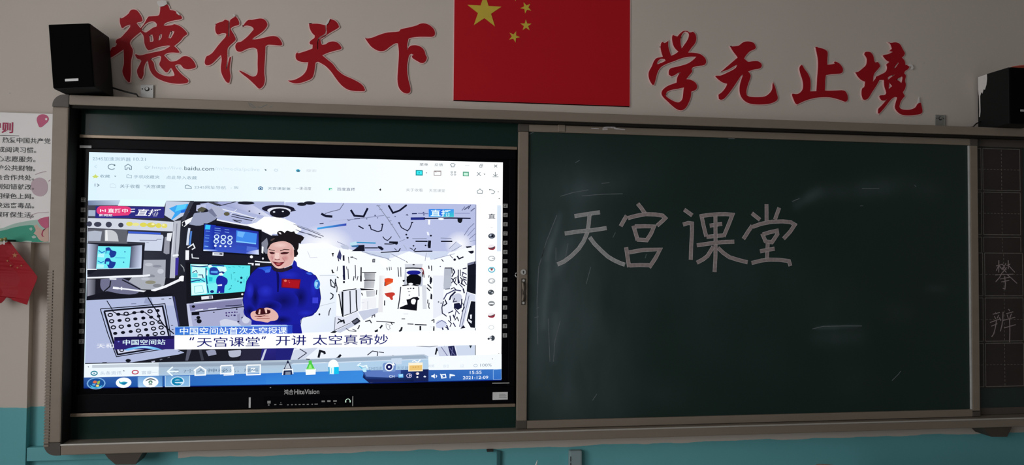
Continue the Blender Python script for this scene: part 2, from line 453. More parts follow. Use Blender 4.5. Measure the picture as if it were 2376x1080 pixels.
# ------------------------------------------------------------------ sliding board
SX0, SX1, SZ0, SZ1 = 0.827, 2.845, 0.933, 2.133
SYF, SYS = -0.064, -0.054
slide = thing('sliding_board', 'green sliding chalkboard panel with chalk writing, right of the display', 'chalkboard', ((SX0 + SX1) / 2, -0.05, SZ0))
GX, GZ = 220, 130
SMEAR = [
 ([[10030,18327,9802,11058]], 0.075, 0.16), ([[9120,16698,9071,10917]], 0.022, 0.10), ([[10511,18090,10552,10208]], 0.15, 0.17),
 ([[9555,16702,9350,13288]], 0.010, 0.20), ([[9986,17737,9437,16016]], 0.009, 0.24), ([[10342,16710,9825,15334]], 0.014, 0.18),
 ([[9981,18598,12466,18994]], 0.03, 0.10), ([[12124,14303,11078,10367]], 0.09, 0.10), ([[9834,13796,9758,11923]], 0.010, 0.20),
 ([[20107,18337,21079,18898]], 0.016, 0.22), ([[20884,18804,24047,19121]], 0.028, 0.10), ([[23447,19072,25258,19349]], 0.030, 0.07),
 ([[25662,19079,26478,19095]], 0.03, 0.07), ([[20957,13168,22815,13245]], 0.005, 0.24), ([[21052,12754,22812,12792]], 0.028, 0.11),
 ([[21059,14283,22034,14281]], 0.10, 0.05), ([[24209,13911,25010,13724]], 0.03, 0.05), ([[15386,14647,17242,12524]], 0.16, 0.035),
 ([[10549,10889,12140,10173]], 0.05, 0.05), ([[13570,10659,14658,10464]], 0.05, 0.05), ([[22213,11029,23193,10651]], 0.06, 0.04),
 ([[12477,15688,19137,15360]], 0.10, 0.05), ([[26031,14826,26848,14826]], 0.012, 0.07), ([[9104,19097,13549,19367]], 0.05, 0.05)]
verts = []; faces = []; dust = []
segs = [(pairs(w[0]), s, a) for w, s, a in SMEAR]
for j in range(GZ + 1):
    for i in range(GX + 1):
        x = SX0 + 0.035 + (SX1 - SX0 - 0.07) * i / GX; z = SZ0 + 0.03 + (SZ1 - SZ0 - 0.055) * j / GZ
        verts.append((x, SYS, z)); d = 0.0
        for (p, q), s, a in segs:
            ux, uz = q[0] - p[0], q[1] - p[1]; L2 = ux * ux + uz * uz
            t = ((x - p[0]) * ux + (z - p[1]) * uz) / L2; tc = max(0, min(1, t))
            dd = (x - p[0] - tc * ux) ** 2 + (z - p[1] - tc * uz) ** 2
            if dd < 9 * s * s: d += a * math.exp(-dd / (2 * s * s)) * (0.35 + 0.65 * math.sin(math.pi * (0.15 + 0.7 * tc)))
        dust.append(min(0.6, d))
for j in range(GZ):
    for i in range(GX):
        k = j * (GX + 1) + i; faces.append((k, k + 1, k + GX + 2, k + GX + 1))
me = bpy.data.meshes.new('writing_surface'); me.from_pydata(verts, [], faces)
at = me.attributes.new('dust', 'FLOAT', 'POINT'); at.data.foreach_set('value', dust)
link('writing_surface', me, M_BOARD_D, slide)
box('board_core', SX0 + 0.01, SX1 - 0.01, SYS + 0.0005, SYS + 0.014, SZ0 + 0.01, SZ1 - 0.01, M_VOID, slide)
box('board_rail', SX0 + 0.041, SX1 - 0.036, SYF, SYS + 0.012, SZ1 - 0.029, SZ1, M_BRONZE, slide, 0.003)
box('board_rail', SX0 + 0.041, SX1 - 0.036, SYF, SYS + 0.012, SZ0, SZ0 + 0.031, M_BRONZE, slide, 0.003)
box('board_stile', SX0, SX0 + 0.040, SYF, SYS + 0.012, SZ0 + 0.032, SZ1 - 0.030, M_BRONZE, slide, 0.003)
box('board_stile', SX1 - 0.035, SX1, SYF, SYS + 0.012, SZ0 + 0.024, SZ1 - 0.030, M_BRONZE, slide, 0.003)
box('glazing_bead', SX1 - 0.042, SX1 - 0.0355, SYF + 0.002, SYS, SZ0 + 0.030, SZ1 - 0.030, M_ZINC, slide, 0.002)
for x0, x1, z0, z1 in ((SX0 - 0.001, SX0 + 0.042, SZ1 - 0.030, SZ1 + 0.001), (SX0 - 0.001, SX0 + 0.042, SZ0, SZ0 + 0.033), (SX1 - 0.037, SX1 + 0.001, SZ1 - 0.031, SZ1 + 0.001), (SX1 - 0.037, SX1 + 0.001, SZ0, SZ0 + 0.022)):
    box('corner_block', x0, x1, SYF - 0.001, SYS + 0.012, z0, z1, M_CAP, slide, 0.003)
box('rail_clip', 0.986, 1.014, SYF - 0.004, SYF + 0.004, SZ1 - 0.026, SZ1 + 0.002, M_BRONZE, slide, 0.002)
# pull handle and lock on the left stile
hx = SX0 + 0.020
h = box('handle_plate', hx - 0.006, hx + 0.012, SYF - 0.002, SYF, 1.418, 1.522, M_BRACKET, slide, 0.001)
bm = bmesh.new()
add_tube(bm, [(hx + 0.001, SYF - 0.002, 1.505), (hx - 0.001, SYF - 0.014, 1.500), (hx - 0.001, SYF - 0.017, 1.485), (hx - 0.001, SYF - 0.017, 1.455), (hx - 0.001, SYF - 0.014, 1.440), (hx + 0.001, SYF - 0.002, 1.435)], 0.0042, 8)
link('handle_grip', bm_to_mesh(bm, 'handle_grip'), M_BRONZE, h)
for z in (1.514, 1.426):
    plate('handle_screw', [disc_loop(hx + 0.003, z, 0.005, 10)], SYF - 0.004, SYF - 0.002, M_ZINC, h)
lock = plate('lock_cylinder', [disc_loop(hx + 0.002, 1.547, 0.0105, 16)], SYF - 0.006, SYF, M_ZINC, slide)
plate('keyhole', [[(hx + 0.0005, 1.541), (hx + 0.0035, 1.541), (hx + 0.005, 1.552), (hx - 0.001, 1.552)]], SYF - 0.0065, SYF - 0.006, M_HOLE, lock)
bm = bmesh.new(); add_tube(bm, [(SX0 + 0.001, SYF + 0.003, 1.545), (SX0 - 0.008, SYF + 0.001, 1.542), (SX0 - 0.010, SYF + 0.001, 1.535), (SX0 - 0.006, SYF + 0.001, 1.528), (SX0 + 0.001, SYF + 0.003, 1.527)], 0.002, 6)
link('lock_tongue', bm_to_mesh(bm, 'lock_tongue'), M_ZINC, slide)
# chalk writing
CH = [
 ('chalk_character', M_CHALK, [[10564,17710,11086,17800,11612,17882],[11186,17826,11148,17387,11090,17045,10942,16703,10744,16410,10448,16116,10152,15897,9881,15774],[10171,17011,10741,17100,11289,17155,11891,17250],[11191,16876,11392,16610,11694,16320,11946,16102,12198,15957,12451,15846,12654,15778]]),
 ('chalk_character', M_CHALKP, [[13180,18260,13333,18080,13487,17871],[12723,17761,12597,17553,12471,17330],[12774,17663,13105,17757,13513,17836,13923,17828,14232,17788,14345,17685,14206,17550,14001,17374],[13004,17361,13096,17068,13184,16773],[13065,17328,13463,17343,13873,17338,13745,17050,13567,16777,13158,16798],[12702,16484,12764,16083,12831,15681],[12829,16279,13414,16382,14131,16407,13927,16041,13671,15670],[12856,15750,13263,15772,13697,15764]]),
 ('chalk_character', M_CHALKP, [[15152,18045,15501,17811],[15101,17428,15319,17500,15486,17482,15486,17094,15455,16597,15435,15991],[15882,17872,15971,17449,16102,16951],[15851,17786,16207,17841,16575,17877,16945,17887,17236,17867,17050,17412,16849,16959],[16249,17402,16786,17484],[16113,16942,16849,17009],[16496,17796,16501,16806,16496,16107,16459,15498],[15695,16589,16365,16685,16838,16734,17314,16753],[16407,16545,16155,16154,15946,16004,15695,15878],[16601,16497,16838,16284,17102,16111,17472,16003,17897,15905]]),
 ('chalk_character', M_CHALKP, [[18731,18329,18736,17990,18735,17626],[19297,18191,19106,17691],[18087,17940,18445,17672],[18102,17426,17952,17222,17712,16868],[18124,17375,18488,17506,18971,17598,19457,17620,19809,17589,19988,17490,19781,17193,19482,16895],[18540,17103,18620,16927,18701,16741],[18567,17068,18863,17157,19186,17227,19213,17085,18969,16744,18674,16776],[18781,16676,18764,16373,18753,16061],[18442,16361,18754,16424,19087,16477],[18068,15876,18484,15978,18860,16021,19291,16013,19723,15965,19787,15763]]),
]
for nm, m, strokes in CH:
    bm = bmesh.new()
    for i, s in enumerate(strokes):
        yy = SYS - 0.0006 - 0.00004 * i; c = pairs(s)
        add_ribbon(bm, c, 0.0158, yy, SYS)
        for e in ribbon_pts(c, 0.0146): add_ribbon(bm, [tuple(v) for v in e], 0.0014, yy - 0.00002, SYS, 1)
    link(nm, bm_to_mesh(bm, nm), [m, M_CHEDGE], slide)
# thin streaks and specks of chalk
ST = [[9364,16444,9125,15673,9065,14310,9111,12611],[9845,17735,9432,16701,9227,16015],[9817,16447,9820,15933],[10307,16623,10205,16021],[11246,15683,11055,14993],[9980,18495,10507,18660,11126,18775],[10861,18528,11749,18614,12555,18646],[12256,17075,12149,16866],[11676,19047,11997,19088],[19873,18459,20201,18591],[20760,13134,21246,13238,22222,13250,23009,13244],[23045,19064,23843,19080],[11341,10363,11516,10615],[24383,10920,24665,11170,24786,11314],[25497,19261,25577,19188],[8965,13664,9138,13715],[9049,14038,9136,14072],[22961,18329,23100,18332],[10009,13539,9804,12774,9739,11924],[9520,13627,9600,11926],[8708,20942,8916,21052,9300,21081],[12999,21073,13543,21054],[17059,21018,17342,21026],[24292,9451,24413,9593],[13555,16216,13501,16042],[10589,19855,10765,19963]]
bm = bmesh.new()
for s in ST: add_ribbon(bm, pairs(s), 0.0026, SYS - 0.0004, SYS)
o = link('chalk_streak', bm_to_mesh(bm, 'chalk_streak'), M_STREAK, slide); o['kind'] = 'stuff'

bm = bmesh.new()
for i, s in enumerate([[11675,21243,11925,21303,12140,21292,12427,21249],[11711,21296,11978,21339,12211,21312],[11675,21208,11889,21232],[11213,21245,11533,21238],[12158,21258,12606,21237]]): add_ribbon(bm, pairs(s), 0.0034, SYF - 0.0008 - 0.00003 * i, SYF)
link('chalk_mark', bm_to_mesh(bm, 'chalk_mark'), M_CHEDGE, slide)

# ------------------------------------------------------------------ practice-grid magnet sheets on the fixed panel
def grid_sheet(label, y, x0, x1, zt, zb, cells, mid, pads):
    t = thing('practice_grid_sheet', label, 'magnet sheet', ((x0 + x1) / 2, y, zb))
    box('sheet', x0, x1, y, y + 0.001, zb, zt, M_MAGNET, t)
    bm = bmesh.new(); yy = y - 0.0004
    for cx0, cx1, a, b in cells:
        for q in ([(cx0, a), (cx1, a)], [(cx1, a), (cx1, b)], [(cx1, b), (cx0, b)], [(cx0, b), (cx0, a)]):
            add_ribbon(bm, q, 0.0026, yy, y)
        mx = (cx0 + cx1) / 2; mz = (a + b) / 2; n = 11
        for k in range(n):
            f0, f1 = (k + 0.2) / n, (k + 0.75) / n
            add_ribbon(bm, [(mx, a + (b - a) * f0), (mx, a + (b - a) * f1)], 0.002, yy, y)
            add_ribbon(bm, [(cx0 + (cx1 - cx0) * f0, mz), (cx0 + (cx1 - cx0) * f1, mz)], 0.002, yy, y)
    for q in mid: add_ribbon(bm, q, 0.0022, yy, y)
    o = link('grid_lines', bm_to_mesh(bm, 'grid_lines'), M_GRID, t); o['kind'] = 'stuff'
    return t
# the sheets: rows of square cells, one column in view, the next column hidden behind the sliding board
X1a, X1b = [c for c, _ in pairs([[28960,19162,30787,19198]][0])]
zA = [c for _, c in pairs([[29807,20970,29784,19140,29783,19045,29760,17183,29759,17069,29737,15232]][0])]
t1 = grid_sheet('upper dark magnetic practice-grid sheet without characters, right end of the board', -0.033, X1a - 0.18, X1b + 0.012, zA[0] + 0.006, zA[5],
           [(X1a, X1b, zA[1], zA[0]), (X1a, X1b, zA[3], zA[2]), (X1a, X1b, zA[5], zA[4]), (X1a - 0.17, X1a - 0.009, zA[1], zA[0]), (X1a - 0.17, X1a - 0.009, zA[3], zA[2]), (X1a - 0.17, X1a - 0.009, zA[5], zA[4])], [], 0)
X2a, X2b = [c for c, _ in pairs([[28974,13503,30834,13493]][0])]
zB = [c for _, c in pairs([[29935,16369,29912,14497,29911,14403,29888,12519,29886,12425,29863,10548]][0])]
t2 = grid_sheet('lower dark magnetic practice-grid sheet bearing two chalk characters', -0.036, X2a - 0.18, X2b + 0.012, zB[0] + 0.004, zB[5] - 0.006,
           [(X2a, X2b, zB[1], zB[0]), (X2a, X2b, zB[3], zB[2]), (X2a, X2b, zB[5], zB[4]), (X2a - 0.17, X2a - 0.010, zB[1], zB[0]), (X2a - 0.17, X2a - 0.010, zB[3], zB[2]), (X2a - 0.17, X2a - 0.010, zB[5], zB[4])], [], 0)
for strokes in (
  [[29530,15804,29817,15876],[29666,16054,29653,15519],[29650,15816,29534,15596],[29683,15816,29802,15674],[30044,15830,30219,15890],[30127,16057,30122,15675],[30151,15818,30442,15533],[29831,15894,30028,15627],[30018,15925,29808,15626],[29829,15733,30027,15520],[30043,15746,29840,15519],[29479,15411,30360,15450],[29826,15519,29690,15299,29502,15114],[30039,15449,30271,15271,30543,15044],[29716,15234,30184,15312],[29768,15103,30156,15175],[29945,15359,29974,15032,29951,14794,29845,14830]],
  [[29459,13774,29525,13703],[29339,13692,29685,13768],[29417,13609,29482,13490],[29631,13655,29549,13513],[29202,13332,29695,13489],[29266,13172,29560,13277],[29528,13454,29451,13076,29375,12828,29274,12711],[29845,13797,29827,13429,29771,13163,29702,12944],[29656,13548,29734,13406],[30113,13914,30172,13831],[30004,13713,30339,13794],[30044,13665,30095,13510],[30258,13712,30175,13534],[29841,13417,30430,13556],[29890,13091,30452,13229],[30162,13498,30168,12952,30149,12466]]):
    bm = bmesh.new()
    for i, s in enumerate(strokes): add_ribbon(bm, pairs(s), 0.0034, -0.0368 - 0.00003 * i, -0.036)
    link('chalk_character', bm_to_mesh(bm, 'chalk_character'), M_CHALKP, t2)

# ------------------------------------------------------------------ interactive display
tv = thing('interactive_display', 'large black-framed touch display showing a video of a woman in blue', 'display', (0.0, -0.02, 1.026))
box('housing', -0.806, 0.822, -0.0235, -0.006, 1.028, 2.032, M_BEZEL, tv)
gx0, gx1 = -0.793, 0.795
gz0, gz1 = 1.095, 1.995
box('glass_panel', gx0, gx1, -0.0248, -0.0236, gz0, gz1, M_GLASSB, tv)
box('bezel_bar', -0.806, 0.822, -0.032, -0.0236, gz1 + 0.001, 2.032, M_BEZEL, tv, 0.003)
box('bezel_bar', -0.806, 0.822, -0.032, -0.0236, 1.028, gz0 - 0.001, M_BEZEL, tv, 0.003)
box('bezel_bar', -0.806, gx0 - 0.001, -0.032, -0.0236, gz0, gz1, M_BEZEL, tv, 0.002)
box('bezel_bar', gx1 + 0.001, 0.822, -0.032, -0.0236, gz0, gz1, M_BEZEL, tv, 0.002)
# touch keys down both sides
for side in (0, 1):
    L = [[-7866,18063,-7812,12863,7819,18098,7833,12945]][0]
    (xa, za), (xb, zb) = pairs(L)[side * 2:side * 2 + 2]
    for k in range(15):
        x = xa + (xb - xa) * k / 14; z = za + (zb - za) * k / 14
        bm = bmesh.new()
        add_box(bm, x - 0.0085, x + 0.0085, -0.0256, -0.0249, z - 0.008, z + 0.008, 0, 0)
        add_box(bm, x - 0.0055, x + 0.0055, -0.0259, -0.0256, z + 0.0012 + 0.002 * (k % 3 == 0), z + 0.003 + 0.002 * (k % 3 == 0), 0, 1)
        add_box(bm, x - 0.0055, x + 0.003, -0.0259, -0.0256, z - 0.004, z - 0.0018, 0, 1)
        add_box(bm, x - 0.001 + 0.002 * (k % 2), x + 0.0012 + 0.002 * (k % 2), -0.0258, -0.0256, z - 0.005, z + 0.005, 0, 1)
        link('touch_key', bm_to_mesh(bm, 'touch_key'), [M_PRINT, M_PRINTD], tv)
yb = -0.0321
def rect(nm, W4, m, y0=yb - 0.0006, y1=yb):
    (xa, za), (xb, zb) = pairs(W4[0]); return box(nm, min(xa, xb), max(xa, xb), y0, y1, min(za, zb), max(za, zb), m, tv)
rect('maker_sticker', [[-7998,20062,-7597,19970]], M_STICK)
rect('label_sticker', [[7352,10725,7954,10425]], M_STICK)
(xa, za), (xb, zb) = pairs([[7609,10669,7902,10477]][0])
for k in range(4): box('sticker_line', xa, xb - 0.004 * (k % 2), yb - 0.0009, yb - 0.0006, zb + (za - zb) * (0.1 + 0.23 * k), zb + (za - zb) * (0.2 + 0.23 * k), M_PRINT, tv)
rect('glass_edge_strip', [[7332,11097,8018,11057]], M_PRINT)
(xa, za), (xb, zb) = pairs([[-595,10785,-250,10989]][0])
lettering('maker_lettering', '鸿合', xa, za, xb, zb, yb - 0.0008, M_LOGO, tv, 0.01)
(xa, za), (xb, zb) = pairs([[-216,10793,705,10979]][0])
lettering('maker_lettering', 'HiteVision', xa, za, xb, zb, yb - 0.0008, M_LOGO, tv, 0.012)
# port flap below the maker's name
(xa, za), (xb, zb) = pairs([[-1326,10363,2012,10732]][0])
pf = box('port_flap', xa, xb, yb - 0.0012, yb, za, zb, M_GLASSB, tv, 0.0005)
rect('metal_latch', [[-1871,10714,-1802,10326]], M_LOGO, yb - 0.0015)
rect('flap_edge', [[1939,10684,1977,10305]], M_PRINT, yb - 0.002)
def mark(x0, z0, x1, z1, m=M_PRINT):
    (a, b), (c, d) = pairs([x0, z0, x1, z1]); box('port_mark', min(a, c), max(a, c), yb - 0.0017, yb - 0.0012, min(b, d), max(b, d), m, pf)
for q in [[-1197,10571,-1078,10472],[-1174,10433,-1117,10396],[-946,10442,-868,10409],[-751,10434,-653,10409],[-718,10508,-693,10472],[-472,10423,-416,10391],[-325,10425,-264,10392],[-186,10429,-129,10392],[-53,10422,22,10392],[91,10423,173,10392],[248,10423,326,10389],[422,10426,474,10389],[535,10427,658,10392],[795,10538,919,10481],[1005,10546,1129,10486],[1230,10541,1361,10490],[1270,10429,1315,10392]]:
    mark(*q)
(cx, cz), (ex, ez) = pairs([[1777,10508,1860,10506]][0]); rr = ex - cx
bm = bmesh.new()
arc = [(cx + rr * math.cos(math.pi * k / 10), cz + rr * 0.9 * math.sin(math.pi * k / 10)) for k in range(11)]
add_ribbon(bm, arc, rr * 0.28, yb - 0.0018, yb - 0.0012)
for s in (-1, 1): add_box(bm, cx + s * rr - 0.002, cx + s * rr + 0.002, yb - 0.0018, yb - 0.0012, cz - rr * 0.7, cz + rr * 0.1)
link('headphone_icon', bm_to_mesh(bm, 'headphone_icon'), M_GLOWG, pf)
(xa, za), (xb, zb) = pairs([[-1118,11078,-1071,11053]][0]); box('status_light', xa, xb, yb - 0.001, yb, zb, za, M_LOGO, tv)

